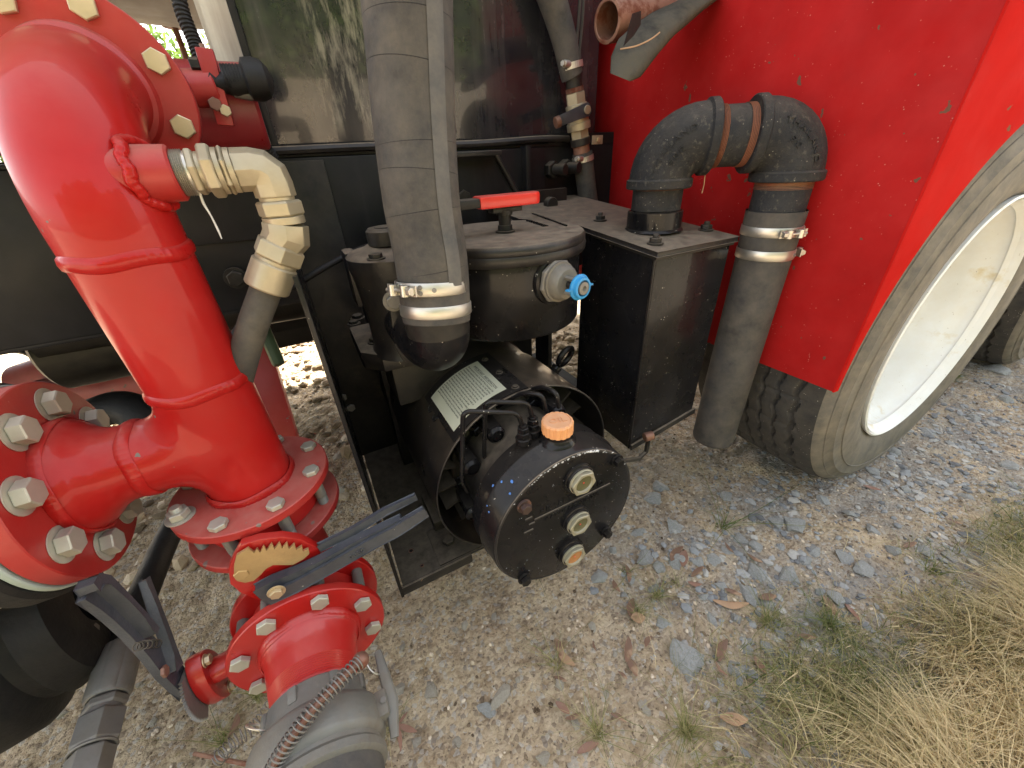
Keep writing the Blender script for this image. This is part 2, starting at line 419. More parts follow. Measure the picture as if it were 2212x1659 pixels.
# pale reflection and dust film painted as streaks into the black wall colour
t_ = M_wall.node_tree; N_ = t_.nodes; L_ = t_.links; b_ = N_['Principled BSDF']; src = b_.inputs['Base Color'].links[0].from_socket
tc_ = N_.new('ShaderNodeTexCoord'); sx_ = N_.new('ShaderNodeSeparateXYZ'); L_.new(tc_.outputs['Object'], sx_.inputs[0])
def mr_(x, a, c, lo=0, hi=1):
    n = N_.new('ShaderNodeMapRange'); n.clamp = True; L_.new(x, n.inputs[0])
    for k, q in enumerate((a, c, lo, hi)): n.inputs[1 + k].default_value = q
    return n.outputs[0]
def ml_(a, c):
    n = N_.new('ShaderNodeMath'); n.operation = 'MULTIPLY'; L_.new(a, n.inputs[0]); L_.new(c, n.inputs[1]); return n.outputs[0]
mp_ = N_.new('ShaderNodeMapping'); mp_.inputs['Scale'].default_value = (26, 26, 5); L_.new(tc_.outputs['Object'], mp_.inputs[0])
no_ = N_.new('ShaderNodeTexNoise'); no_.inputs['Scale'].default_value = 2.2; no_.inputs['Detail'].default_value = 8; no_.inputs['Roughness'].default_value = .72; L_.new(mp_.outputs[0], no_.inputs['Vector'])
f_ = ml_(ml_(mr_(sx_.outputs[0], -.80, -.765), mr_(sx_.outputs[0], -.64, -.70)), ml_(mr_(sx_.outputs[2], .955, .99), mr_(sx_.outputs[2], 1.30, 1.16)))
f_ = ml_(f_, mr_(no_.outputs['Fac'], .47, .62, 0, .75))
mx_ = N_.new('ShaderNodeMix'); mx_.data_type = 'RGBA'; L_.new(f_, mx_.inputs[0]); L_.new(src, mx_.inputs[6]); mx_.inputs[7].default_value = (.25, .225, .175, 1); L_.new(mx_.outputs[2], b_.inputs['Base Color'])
# ------------------------------------------------------------------ the ground
def vnoise(x, y, seed=0):
    xi = np.floor(x).astype(np.int64); yi = np.floor(y).astype(np.int64); fx = x - xi; fy = y - yi
    def h(a, b):
        n = (a * 374761393 + b * 668265263 + seed * 974634777) & 0x7fffffff
        n = ((n ^ (n >> 13)) * 1274126177) & 0x7fffffff
        return ((n ^ (n >> 16)) & 0xffff) / 65535.0
    sx = fx * fx * (3 - 2 * fx); sy = fy * fy * (3 - 2 * fy)
    return (h(xi, yi) * (1 - sx) + h(xi + 1, yi) * sx) * (1 - sy) + (h(xi, yi + 1) * (1 - sx) + h(xi + 1, yi + 1) * sx) * sy
def gheight(x, y):
    x = np.asarray(x, float); y = np.asarray(y, float); z = 0
    for f, a, s in ((2.3, .016, 1), (6, .010, 2), (17, .0065, 3), (45, .0055, 4), (105, .0022, 5)):
        z = z + a * (vnoise(x * f + 9, y * f + 31, s) - .5) * 2
    far = np.clip((np.hypot(x, y - 1) - 4) / 10, 0, 1)
    return z * (1 - far) - .006
def gz(x, y): return float(gheight(np.array([x]), np.array([y]))[0])
def axis_(lo, hi, step, far):
    a = list(np.arange(lo, hi, step)); d = step; x = lo; left = []
    while x > -far: d *= 1.22; x -= d; left.append(x)
    d = step; x = a[-1]; right = []
    while x < far: d *= 1.22; x += d; right.append(x)
    return np.array(left[::-1] + a + right)
gx = axis_(-1.2, 3.2, .0085, 260); gy = axis_(-.5, 2.6, .0085, 260)
GX, GY = np.meshgrid(gx, gy, indexing='ij'); GZ = gheight(GX, GY)
nx, ny = GX.shape
me = bpy.data.meshes.new('ground')
me.vertices.add(nx * ny); me.vertices.foreach_set('co', np.stack([GX, GY, GZ], -1).astype(np.float32).ravel())
i, j = np.meshgrid(np.arange(nx - 1), np.arange(ny - 1), indexing='ij'); a = (i * ny + j).ravel()
q = np.stack([a, a + ny, a + ny + 1, a + 1], -1).ravel().astype(np.int32)
me.loops.add(len(q)); me.loops.foreach_set('vertex_index', q)
me.polygons.add(len(q) // 4); me.polygons.foreach_set('loop_start', np.arange(0, len(q), 4, dtype=np.int32))
me.polygons.foreach_set('use_smooth', [True] * (len(q) // 4))
me.update(); me.validate()
ground = bpy.data.objects.new('ground', me); COL.objects.link(ground); ground['kind'] = 'structure'
def ground_mat():
    m = bpy.data.materials.new('sandy_ground'); m.use_nodes = True; t = m.node_tree; N = t.nodes; L = t.links
    b = N['Principled BSDF']; b.inputs['Roughness'].default_value = .92; b.inputs['Specular IOR Level'].default_value = .2
    tc = N.new('ShaderNodeTexCoord').outputs['Object']
    def noise(s, d=5, r=.6):
        n = N.new('ShaderNodeTexNoise'); n.inputs['Scale'].default_value = s; n.inputs['Detail'].default_value = d; n.inputs['Roughness'].default_value = r
        L.new(tc, n.inputs['Vector']); return n.outputs['Fac']
    def rp(x, a, c, lo=0, hi=1):
        n = N.new('ShaderNodeMapRange'); n.clamp = True; L.new(x, n.inputs[0]); n.inputs[1].default_value = a; n.inputs[2].default_value = c
        n.inputs[3].default_value = lo; n.inputs[4].default_value = hi; return n.outputs[0]
    def mix(f, a, c):
        n = N.new('ShaderNodeMix'); n.data_type = 'RGBA'; L.new(f, n.inputs[0])
        for k, x in ((6, a), (7, c)):
            if isinstance(x, tuple): n.inputs[k].default_value = (*x, 1)
            else: L.new(x, n.inputs[k])
        return n.outputs[2]
    def mul(a, c, op='MULTIPLY'):
        n = N.new('ShaderNodeMath'); n.operation = op
        for k, x in ((0, a), (1, c)):
            if isinstance(x, (int, float)): n.inputs[k].default_value = x
            else: L.new(x, n.inputs[k])
        return n.outputs[0]
    col = mix(rp(noise(5, 6), .3, .7), (.27, .18, .10), (.62, .47, .295))
    col = mix(rp(noise(40, 5, .7), .35, .7), col, (.66, .525, .36))
    # the grey, stony strip beside the track
    s = N.new('ShaderNodeSeparateXYZ'); L.new(tc, s.inputs[0])
    xx = rp(s.outputs[0], .25, .75); 
    yy = rp(s.outputs[1], .95, .45)
    yl = rp(s.outputs[1], -.05, .1)
    f = mul(mul(xx, yy), rp(noise(7, 4), .38, .6)); 
    col = mix(mul(f, .75), col, (.27, .265, .25))
    col = mix(rp(noise(120, 4, .7), .56, .68, 0, .85), col, (.085, .06, .04))
    v = N.new('ShaderNodeTexVoronoi'); v.inputs['Scale'].default_value = 130; L.new(tc, v.inputs['Vector'])
    sp = N.new('ShaderNodeSeparateColor'); L.new(v.outputs['Color'], sp.inputs[0])
    col = mix(rp(sp.outputs[0], .80, .86, 0, .6), col, (.52, .48, .42))
    col = mix(rp(sp.outputs[1], .85, .9, 0, .6), col, (.22, .16, .11))
    L.new(col, b.inputs['Base Color'])
    h = mul(mul(noise(90, 6, .7), 1.0), mul(v.outputs['Distance'], -.5), 'ADD')
    h = mul(h, mul(noise(300, 3), .35), 'ADD')
    bp = N.new('ShaderNodeBump'); bp.inputs['Strength'].default_value = 1.0; bp.inputs['Distance'].default_value = .010
    L.new(h, bp.inputs['Height']); L.new(bp.outputs[0], b.inputs['Normal'])
    return m
me.materials.append(ground_mat())

# ------------------------------------------------------------------ loose stones and gravel
bm = bmesh.new(); bmesh.ops.create_icosphere(bm, subdivisions=1, radius=1)
ICO_V = np.array([v.co[:] for v in bm.verts]); ICO_F = np.array([[v.index for v in f.verts] for f in bm.faces]); bm.free()
bm = bmesh.new(); bmesh.ops.create_icosphere(bm, subdivisions=3, radius=1)
ICO3_V = np.array([v.co[:] for v in bm.verts]); ICO3_F = np.array([[v.index for v in f.verts] for f in bm.faces]); bm.free()
def fast_mesh(name, co, faces, tone=None, smooth=False):
    me = bpy.data.meshes.new(name); me.vertices.add(len(co)); me.vertices.foreach_set('co', co.astype(np.float32).ravel())
    k = faces.shape[1]; me.loops.add(faces.size); me.loops.foreach_set('vertex_index', faces.astype(np.int32).ravel())
    me.polygons.add(len(faces)); me.polygons.foreach_set('loop_start', np.arange(0, faces.size, k, dtype=np.int32))
    me.polygons.foreach_set('use_smooth', [smooth] * len(faces)); me.update(); me.validate()
    if tone is not None:
        at = me.attributes.new('tone', 'FLOAT', 'POINT'); at.data.foreach_set('value', tone.astype(np.float32))
    return me
def pebbles(name, P, S, m, flat=.6, lift=.25):
    n = len(P); k = len(ICO_V)
    jit = 1 + .38 * (rng.random((n, k)) - .5)
    sc = S[:, None, None] * np.stack([1 + .5 * rng.random(n), .75 + .4 * rng.random(n), flat * (.7 + .6 * rng.random(n))], -1)[:, None, :]
    v = ICO_V[None] * jit[..., None] * sc
    a = rng.random(n) * math.tau; ca, sa = np.cos(a)[:, None], np.sin(a)[:, None]
    tilt = (rng.random(n)[:, None] - .5) * .9
    x = v[..., 0] * ca - v[..., 1] * sa; y = v[..., 0] * sa + v[..., 1] * ca; z = v[..., 2] + tilt * v[..., 0] * .6
    co = np.stack([x + P[:, 0:1], y + P[:, 1:2], z + (gheight(P[:, 0], P[:, 1]) + S * lift)[:, None]], -1).reshape(-1, 3)
    F = (ICO_F[None] + (np.arange(n) * k)[:, None, None]).reshape(-1, 3)
    me = fast_mesh(name, co, F, np.repeat(rng.random(n), k))
    me.materials.append(m); o = bpy.data.objects.new(name, me); COL.objects.link(o); o['kind'] = 'stuff'
    return o
n = 19000
P = np.stack([rng.uniform(-1.1, 2.3, n), rng.uniform(-.35, 1.3, n)], -1); S = .0010 + .0036 * rng.random(n) ** 4
pebbles('fine_gravel', P, S, M_pebble)['label'] = 'fine sandy gravel scattered over the ground'
n = 4200
P = np.stack([rng.uniform(-1.6, 1.4, n), rng.uniform(.95, 3.2, n)], -1); S = .005 + .020 * rng.random(n) ** 2.5
pebbles('coarse_gravel', P, S, M_pebble)['label'] = 'coarse brown gravel underneath the truck'
n = 2400
P = np.stack([rng.uniform(.45, 2.8, n), rng.uniform(-.1, .75, n)], -1); S = .002 + .007 * rng.random(n) ** 3
keep = (P[:, 1] < .5 + .12 * rng.standard_normal(n)) & (P[:, 0] > .55 + .12 * rng.standard_normal(n)); pebbles('grey_gravel', P[keep], S[keep], M_pebbleb)['label'] = 'blue grey gravel pressed into the verge'

n = 3200
P = np.stack([rng.uniform(.35, 2.4, n), rng.uniform(-.1, .62, n)], -1); S = .003 + .010 * rng.random(n) ** 2.5
keep = (P[:, 1] < .40 + .10 * rng.standard_normal(n)) & (P[:, 0] > .50 + .10 * rng.standard_normal(n)) & (vnoise(P[:, 0] * 5, P[:, 1] * 5, 55) > .42)
pebbles('broken_rock', P[keep], S[keep], M_pebbleb, .5, .05)['label'] = 'small broken blue grey rock packed into the verge'
ROCKM = []
for k in range(10):
    v = ICO3_V.copy(); 
    for q in range(13):
        d = rng.normal(size=3); d /= np.linalg.norm(d); c = .42 + .36 * rng.random()
        s_ = v @ d; v -= np.outer(np.clip(s_ - c, 0, None), d)
    nz = vnoise(v[:, 0] * 3 + 5 + k, v[:, 1] * 3 + v[:, 2] * 2.3 + 11, k) ; v *= (1 + .20 * (nz - .5))[:, None]
    nz = vnoise(v[:, 0] * 11 + 5 + k, v[:, 1] * 11 + v[:, 2] * 9 + 11, k + 40); v *= (1 + .13 * (nz - .5))[:, None]
    v[:, 2] *= .55
    for mm in (M_stonem, M_stonet):
        me = fast_mesh('stone', v, ICO3_F, None, True); me.set_sharp_from_angle(angle=R(28)); me.materials.append(mm); ROCKM.append(me)
LMK = [(1210, 1110, 'the pump end cover'), (1540, 950, 'the exhaust hose foot'), (1760, 1040, 'the near tyre'), (1578, 1301, 'the longest orange leaf'), (1486, 1428, 'the largest pale stone'), (1900, 1480, 'the thick dry grass'),
    (1198, 1440, 'the lone tuft on bare sand'), (1070, 1520, 'the two wedge stones'), (700, 1380, 'the red outlet flange'), (860, 1580, 'the three pink leaves'), (1560, 1130, 'the purple stemmed tuft'), (2052, 822, 'the green weed by the rear tyre'),
    (2190, 1170, 'the leaf at the right edge'), (1660, 1340, 'the dense yellow green tuft'), (940, 1180, 'the base plate corner'), (240, 1500, 'the crimped hose ferrule'), (1420, 1285, 'the tuft beside the orange leaf'), (720, 1050, 'the riser flange'), (1790, 1350, 'the greenest tuft')]
USED = set()
def where(u, v):
    L_ = sorted(LMK, key=lambda q: math.hypot(q[0] - u, q[1] - v)); o = []
    for q in L_[:2]:
        dx, dy = u - q[0], v - q[1]
        o.append(('right of ' if dx > 0 else 'left of ') + q[2] if abs(dx) > abs(dy) else ('below ' if dy > 0 else 'above ') + q[2])
    return o
def unique(opts):
    for s in opts:
        if s not in USED and 4 <= len(s.split()) <= 16: USED.add(s); return s
    return opts[-1]
def place_label(kindw, u, v, px, lo, hi):
    a, b = where(u, v); sz = 'small' if px < lo else ('large' if px > hi else 'mid sized')
    return unique([f'{s}{sz} {kindw} {w_}' for s, w_ in (('', a), ('', b), ('', a + ' and ' + b.split(' the ')[0] + ' the ' + b.split(' the ')[1] if ' the ' in b else a), ('second ', a), ('second ', b), ('flatter ', a), ('flatter ', b), ('third ', a), ('third ', b), ('fourth ', a), ('fourth ', b), ('fifth ', a))])
def stone(u, v, px, kind=0, label=None, group=True, asp=1.0, rot=None, i=None, lift=.12, py=None):
    p = AZ(u, v, 0); d = (p - C0).dot(cf); r = px * d / FPX / 1.15
    k = (i if i is not None else random.randrange(10)) * 2 + kind
    o = bpy.data.objects.new('stone', ROCKM[k]); COL.objects.link(o)
    o.location = (p.x, p.y, gz(p.x, p.y) + r * (lift * .5 - .12)); o.rotation_euler = (random.uniform(-.2, .2), random.uniform(-.2, .2), rot if rot is not None else random.uniform(0, 6.28))
    o.scale = (r * asp, r / asp, r * 1.0)
    o['category'] = 'stone'; o['group'] = 'loose stones pressed into the ground'
    o['label'] = label or place_label('blue grey stone' if kind == 0 else 'tan stone', u, v, px, 19, 29)
    return o
blue = [(1398,1205,30),(1425,1222,22),(1455,1212,30),(1507,1216,24),(1535,1208,26),(1600,1155,30),(1640,1175,22),(1680,1122,34),(1722,1132,36),(1758,1190,26),(1640,1235,32),
 (1705,1240,34),(1460,1140,30),(1412,1078,34),(1425,1050,24),(1360,1245,20),(1292,1243,26),(1430,1342,22),(1535,1335,28),(1595,1450,26),(1592,1330,20),(1722,1500,32),(1842,1560,40),
 (1830,1205,30),(1865,1235,30),(1932,978,20),(1888,1018,22),(2000,938,24),(2105,902,22),(2145,800,30),(1992,1190,22),(2050,1200,20),(2085,1075,18),(2150,1235,26),(1700,1030,16),(1960,1060,18),
 (1575,1070,20),(1380,1150,22),(1345,1120,16),(1325,1185,14),(1520,1290,20),(1660,1300,30),(1610,1400,22),(1760,1330,26),(1800,1290,24),(2180,1010,26),(2040,1020,16),(1835,1110,18),(1780,1080,20),(1555,1265,18),
 (1665,1395,26),(1700,1440,22),(1500,1180,14),(1570,1190,18),(1348,1275,14),(1880,1150,20),(1930,1190,24),(2100,1160,20),(2190,1120,18),(2170,860,20),(2050,960,14),(1740,1210,20),(1690,1180,18)]
for u, v, p in blue: stone(u, v, p, 0)
tan = [(930,1490,30),(862,1492,20),(832,1462,18),(1003,1352,13),(985,1360,11),(1015,1300,9),(1065,1325,12),(990,1300,10),(1278,1352,14),(1350,1315,10),(1180,1315,12),(1245,1560,18),(1120,1470,12),(870,1400,14),
 (1210,1480,20),(1390,1530,22),(1310,1500,14),(1175,1640,22),(1075,1640,16),(990,1600,14),(900,1600,16),(745,955,22),(730,985,26),(740,1060,22),(690,1260,10),(880,1330,8),(1100,1400,8),(330,1560,16),(300,1480,10),(130,1540,14),(360,1320,12),
 (1960,1120,16),(1860,940,14),(1330,1410,9)]
for u, v, p in tan: stone(u, v, p, 1)
stone(1486, 1428, 56, 0, 'largest pale blue stone beside the dry grass, squarish with flat top', lift=.3, i=5)
stone(1615, 1275, 36, 0, 'whitish grey stone with a narrow brown leaf lying just below it', i=4)
stone(1082, 1500, 30, 1, 'upper wedge of the two long stones lying end to end on bare sand', asp=1.35, rot=.3, i=1)
stone(1058, 1538, 30, 0, 'lower blue wedge of the two long stones lying end to end on bare sand', asp=1.5, rot=2.2, i=3, lift=.5)

# ------------------------------------------------------------------ grass
def blades(P, H, lean, width, tone, seg=5, bend=1.0):
    n = len(P); t = np.linspace(0, 1, seg + 1)
    dirn = lean / (np.linalg.norm(lean, axis=1, keepdims=True) + 1e-9); mag = np.linalg.norm(lean, axis=1)
    out = mag[:, None] * (t ** 1.5)[None] * H[:, None]
    up = H[:, None] * (t - .45 * bend * np.minimum(mag, 1.6)[:, None] * t ** 2)
    wob = (vnoise(np.arange(n)[:, None] * 7.1 + t[None] * 2.5, np.zeros((n, seg + 1)) + 3.3, 9) - .5) * .18 * H[:, None]
    side = np.stack([-dirn[:, 1], dirn[:, 0]], -1)
    cx_ = P[:, 0:1] + dirn[:, 0:1] * out + side[:, 0:1] * wob; cy_ = P[:, 1:2] + dirn[:, 1:2] * out + side[:, 1:2] * wob
    cz = gheight(P[:, 0], P[:, 1])[:, None] + np.maximum(up, .001) 
    wd = width[:, None] * (1 - t[None] ** 1.6 * .9)
    ph = rng.random(n) * math.tau; sx, sy = np.cos(ph)[:, None], np.sin(ph)[:, None]
    A = np.stack([cx_ + sx * wd, cy_ + sy * wd, cz], -1); B = np.stack([cx_ - sx * wd, cy_ - sy * wd, cz], -1)
    co = np.stack([A, B], 2).reshape(n, -1, 3); k = 2 * (seg + 1)
    f = np.array([[2 * i, 2 * i + 1, 2 * i + 3, 2 * i + 2] for i in range(seg)])
    F = (f[None] + (np.arange(n) * k)[:, None, None]).reshape(-1, 4)
    return co.reshape(-1, 3), F, np.repeat(tone, k)
def grass_obj(name, args, label, cat=None, kind=None, group=None):
    co, F, T = blades(*args)
    c = co.mean(0) if kind is None else np.zeros(3)
    if kind is None: c[2] = co[:, 2].min()
    me = fast_mesh(name, co - c, F, T, True); me.materials.append(M_grass)
    o = bpy.data.objects.new(name, me); o.location = c; COL.objects.link(o); o['label'] = label
    if cat: o['category'] = cat
    if kind: o['kind'] = kind
    if group: o['group'] = group
    return o
# the thick dry mass on the verge (nobody could count the blades)
n = 190000
P = np.stack([rng.uniform(.15, 2.6, n), rng.uniform(-1.0, .22, n)], -1)
dn = (.15 - .135 * (P[:, 0] - .55)) - P[:, 1]
clump = vnoise(P[:, 0] * 11 + 3, P[:, 1] * 11 + 8, 21)
dens = np.clip(dn / .17, 0, 1) ** 1.3 * np.clip((P[:, 0] - .26) / .42, .08, 1) * np.clip(-.15 + 1.7 * clump, .04, 1.3)
keep = rng.random(n) < dens; P = P[keep]; dn = dn[keep]; n = len(P)
H = (.045 + .09 * rng.random(n)) * (.75 + .5 * vnoise(P[:, 0] * 11 + 3, P[:, 1] * 11 + 8, 21)) * np.clip(.5 + dn * 2.2, .5, 1.2)
base = vnoise(P[:, 0] * 6, P[:, 1] * 6, 33) * 2.2 + 2.0
lean = np.stack([-np.cos(base - 2.2), np.sin(base - 2.9)], -1) * (.6 + .7 * rng.random(n))[:, None] + rng.normal(size=(n, 2)) * .35
tone = np.clip(.42 + dn * 2.2 + .30 * rng.standard_normal(n) + .7 * (vnoise(P[:, 0] * 9, P[:, 1] * 9, 77) - .5), 0, 1)
grass_obj('dry_grass', (P, H, lean, .0005 + .0010 * rng.random(n) ** 2, tone), 'thick mass of dry straw coloured grass on the verge', kind='stuff')
# fine sparse stalks round it
n = 1500
P = np.stack([rng.uniform(.2, 1.9, n), rng.uniform(-.25, .36, n)], -1); dn = (.22 - .135 * (P[:, 0] - .55)) - P[:, 1]
keep = (dn > 0) & (rng.random(n) < .6); P = P[keep]; n = len(P)
grass_obj('sparse_grass', (P, .03 + .06 * rng.random(n), rng.normal(size=(n, 2)) * .9, .00035 + .0003 * rng.random(n), np.clip(.55 + .3 * rng.standard_normal(n), 0, 1)), 'thin scattered grass stalks between the stones', kind='stuff')
n = 22000
P = np.stack([rng.uniform(.12, 1.7, n), rng.uniform(-.3, .32, n)], -1); dn = (.20 - .12 * (P[:, 0] - .55)) - P[:, 1]
keep = (dn > 0) & (rng.random(n) < np.clip(dn / .15, 0, 1) * np.clip((vnoise(P[:, 0] * 8 + 1, P[:, 1] * 8, 91) - .34) * 3.2, 0, 1)); P = P[keep]; n = len(P)
grass_obj('green_grass', (P, .02 + .055 * rng.random(n), rng.normal(size=(n, 2)) * .8, .0004 + .0004 * rng.random(n), np.clip(.30 + .25 * rng.standard_normal(n), 0, 1)), 'fine mixed green grass creeping between the stones', kind='stuff')
# separate tufts
def tuft(u, v, nb, h, tone, label, spread=.9, w_=.0007):
    p = AZ(u, v, 0); P = np.array([[p.x, p.y]] * nb) + rng.normal(size=(nb, 2)) * .006
    return grass_obj('grass_tuft', (P, h * (.5 + .7 * rng.random(nb)), rng.normal(size=(nb, 2)) * spread, w_ * (.6 + .6 * rng.random(nb)), np.clip(tone + .18 * rng.standard_normal(nb), 0, 1)), label, 'grass tuft', group='grass tufts on the verge')
tuft(1198, 1440, 34, .085, .45, 'sprawling green and straw tuft alone on bare sand with a brown leaf beneath', 1.3)
tuft(1560, 1130, 26, .12, .15, 'wide green tuft with purple stems among stones right of the pump', 1.7, .0011)
tuft(1420, 1285, 70, .06, .3, 'yellow green tuft left of the long brown leaf', 1.0)
tuft(1465, 1260, 22, .05, .25, 'small tuft directly above the long brown leaf')
tuft(1660, 1340, 90, .07, .32, 'dense yellow green tuft between the large stone and the dry grass', .9)
tuft(1790, 1350, 90, .07, .12, 'greenest tuft at the left end of the dry grass mass', 1.0)
tuft(1700, 1430, 30, .06, .3, 'star shaped tuft below the yellow green tuft')
tuft(1380, 1320, 60, .05, .3, 'low tuft beside curled yellow leaf')
tuft(1350, 1240, 16, .06, .25, 'thin tuft close under the pump cover', 1.3)
tuft(2052, 822, 120, .05, .05, 'bright low green weed growing beside the rear tyre', .9, .0011)
tuft(1150, 1235, 10, .04, .2, 'tiny sprig below the pump end cover')
tuft(560, 1510, 60, .07, .35, 'dark tuft under the red valve behind the spring', .9)
tuft(480, 1600, 50, .07, .35, 'tuft at the very bottom between the crimped hose and the coil spring', .9)
tuft(835, 1580, 24, .06, .4, 'small dry tuft under the three pink fallen leaves')
tuft(1290, 1580, 70, .07, .45, 'loose tuft near the bottom edge left of the dry grass')
tuft(1480, 1590, 110, .08, .4, 'broad tangled tuft at the bottom edge')
tuft(2010, 1235, 50, .06, .2, 'green tuft on the upper edge of the dry grass mass')

# ------------------------------------------------------------------ fallen leaves
def leaf(u, v, Lpx, ang, label=None, wd=.3, lift=.006, m=None, curl=.25):
    p = AZ(u, v, 0); d = (p - C0).dot(cf); L = Lpx * d / FPX; 
    # image angle to ground direction
    q = AZ(u + 10 * math.cos(R(ang)), v - 10 * math.sin(R(ang)), 0); D = (q - p); D.z = 0; L = Lpx / 10 * D.length; D.normalize()
    S = V((-D.y, D.x, 0)); mb = MB(); n = 8; vs = []; fs = []
    c = random.uniform(-curl, curl); bn = random.uniform(-.12, .12)
    for i in range(n + 1):
        t = i / n; wv = L * wd * .5 * math.sin(math.pi * min(1, t * .94 + .03)) ** .8
        for s_ in (-1, 0, 1):
            vs.append(D * (L * (t - .5)) + S * (s_ * wv + bn * L * math.sin(math.pi * t)) + V((0, 0, abs(s_) * wv * c + abs(t - .5) * L * .12 + .0015)))
    for i in range(n):
        for s_ in (0, 1): fs.append((i * 3 + s_, i * 3 + s_ + 1, i * 3 + s_ + 4, i * 3 + s_ + 3))
    vs += [q - V((0, 0, .0008)) for q in vs]; k = 3 * (n + 1)
    fs += [tuple(k + x for x in f[::-1]) for f in fs]
    mb.add(vs, fs)
    me = to_mesh(mb, 'fallen_leaf', None, 60); me.materials.append(m or M_leaf)
    o = bpy.data.objects.new('fallen_leaf', me); COL.objects.link(o); o.location = (p.x, p.y, gz(p.x, p.y) + lift); o['category'] = 'leaf'
    o['group'] = 'brown fallen leaves on the verge'; o['label'] = label or place_label('brown dead leaf', u, v, Lpx, 34, 46)
M_leafp = mat('pale_leaf', (.40, .24, .13), .6, var=.3, bump=.2); M_leafr = mat('pink_leaf', (.27, .14, .09), .6, var=.3, bump=.2)
leaf(1578, 1301, 78, -5, 'longest orange brown leaf lying level below the whitish stone', .22, m=M_leafp)
leaf(1583, 1281, 40, -20, 'second leaf just above the longest orange leaf')
leaf(1222, 1420, 55, -45, 'tan leaf pointing down right beneath the tuft on bare sand', .35, m=M_leafp)
leaf(1205, 1400, 40, -70, 'curled brown leaf tucked behind the tan leaf on bare sand', .5)
leaf(858, 1590, 75, -75, 'lowest arm of three pink leaves spread beside the grey coupling', .16, m=M_leafr)
leaf(880, 1575, 45, -20, 'right arm of three pink leaves spread beside the grey coupling', .25, m=M_leafr)
leaf(868, 1555, 40, 50, 'upper arm of three pink leaves spread beside the grey coupling', .2, m=M_leafr)
leaf(1365, 1310, 40, 80, 'dark brown leaf against the curled yellow leaf', .4)
leaf(1378, 1335, 30, 0, 'curled pale yellow leaf beside a dark leaf', .8, m=M_leafp)
leaf(1270, 1615, 50, 25, 'pinkish leaf near the bottom edge below the bare sand', .3, m=M_leafr)
leaf(1580, 1560, 60, -5, 'broad pale tan leaf in the grass near the bottom edge', .4, m=M_leafp)
leaf(2190, 1170, 60, -30, 'brown leaf at the right edge above the dry grass', .35)
for (u, v, l, a) in [(1355,1240,40,-80),(1460,1205,40,50),(1475,1215,35,80),(1332,1265,30,-60),(1355,1405,55,85),(1363,1440,50,-60),(1630,1205,40,-30),(1575,1185,30,-50),(1560,1410,50,70),(1555,1450,40,-50),
    (1335,1555,40,-30),(1660,1290,35,10),(1790,1310,50,-60),(1740,1380,40,-10),(1840,1320,60,-50),(1640,1440,50,-55),(1780,1450,30,-10),(1215,1530,40,-40),(1240,1545,40,20),(1505,1240,35,40),(1500,1260,30,-10),
    (1210,1470,30,-20),(1880,1060,40,-15),(2060,1130,35,-20),(1400,1390,26,60),(1345,1460,26,-40),(1960,1185,30,20),(1700,1545,40,10),(510,1570,50,70),(1285,1395,24,-70)]:
    leaf(u, v, l, a, None, random.uniform(.22, .45), m=random.choice([M_leaf, M_leaf, M_leafr]))

# ------------------------------------------------------------------ background trees
def tree(x, y, h, cr_, nl, label):
    t = thing('tree', (x, y, 0), label, 'tree', 'trees beyond the truck')
    mb = MB(); mb.tube([(x, y, 0), (x + .1, y, h * .3), (x - .05, y + .1, h * .62), (x, y, h * .9)], [h * .028, h * .02, h * .012, h * .004], 10)
    for k in range(9):
        a = rng.random() * 6.28; z = h * (.25 + .5 * rng.random()); d = cr_ * (.5 + .4 * rng.random())
        mb.tube([(x, y, z), (x + math.cos(a) * d * .5, y + math.sin(a) * d * .5, z + d * .25), (x + math.cos(a) * d, y + math.sin(a) * d, z + d * .6)], [h * .009, h * .005, h * .002], 6)
    part('trunk', mb, M_bark, t)
    nc = 46; cc = rng.normal(size=(nc, 3)); cc /= np.linalg.norm(cc, axis=1, keepdims=True); cc *= (.35 + .65 * rng.random((nc, 1)) ** .5) * np.array([cr_, cr_, h * .42])
    cc += np.array([x, y, h * .56])
    idx = rng.integers(0, nc, nl); p = cc[idx] + rng.normal(size=(nl, 3)) * cr_ * .17 
    s_ = .022 + .03 * rng.random(nl); d1 = rng.normal(size=(nl, 3)); d1 /= np.linalg.norm(d1, axis=1, keepdims=True); d2 = np.cross(d1, rng.normal(size=(nl, 3))); d2 /= np.linalg.norm(d2, axis=1, keepdims=True)
    d1 *= s_[:, None] * 1.6; d2 *= s_[:, None] * .6
    co = np.stack([p - d1, p + d2, p + d1, p - d2], 1).reshape(-1, 3) - np.array([x, y, 0]); F = np.arange(nl * 4).reshape(-1, 4)
    tone = np.repeat(np.clip(.5 + .2 * rng.standard_normal(nl) + (rng.random(nc)[idx] - .5) * .5, 0, 1), 4)
    me = fast_mesh('crown', co, F, tone); me.materials.append(M_foliage); o = bpy.data.objects.new('crown', me); link(o, t, WM[t].copy())
tree(-1.2, 9.6, 2.75, 1.4, 30000, 'nearest bright green tree seen through the gap above the red flange')
tree(.3, 10.4, 3.1, 1.4, 30000, 'second bright green tree behind the corrugated conduit')
tree(-4.2, 12.5, 4.6, 2.0, 13000, 'taller tree whose thin top shows against the white sky')

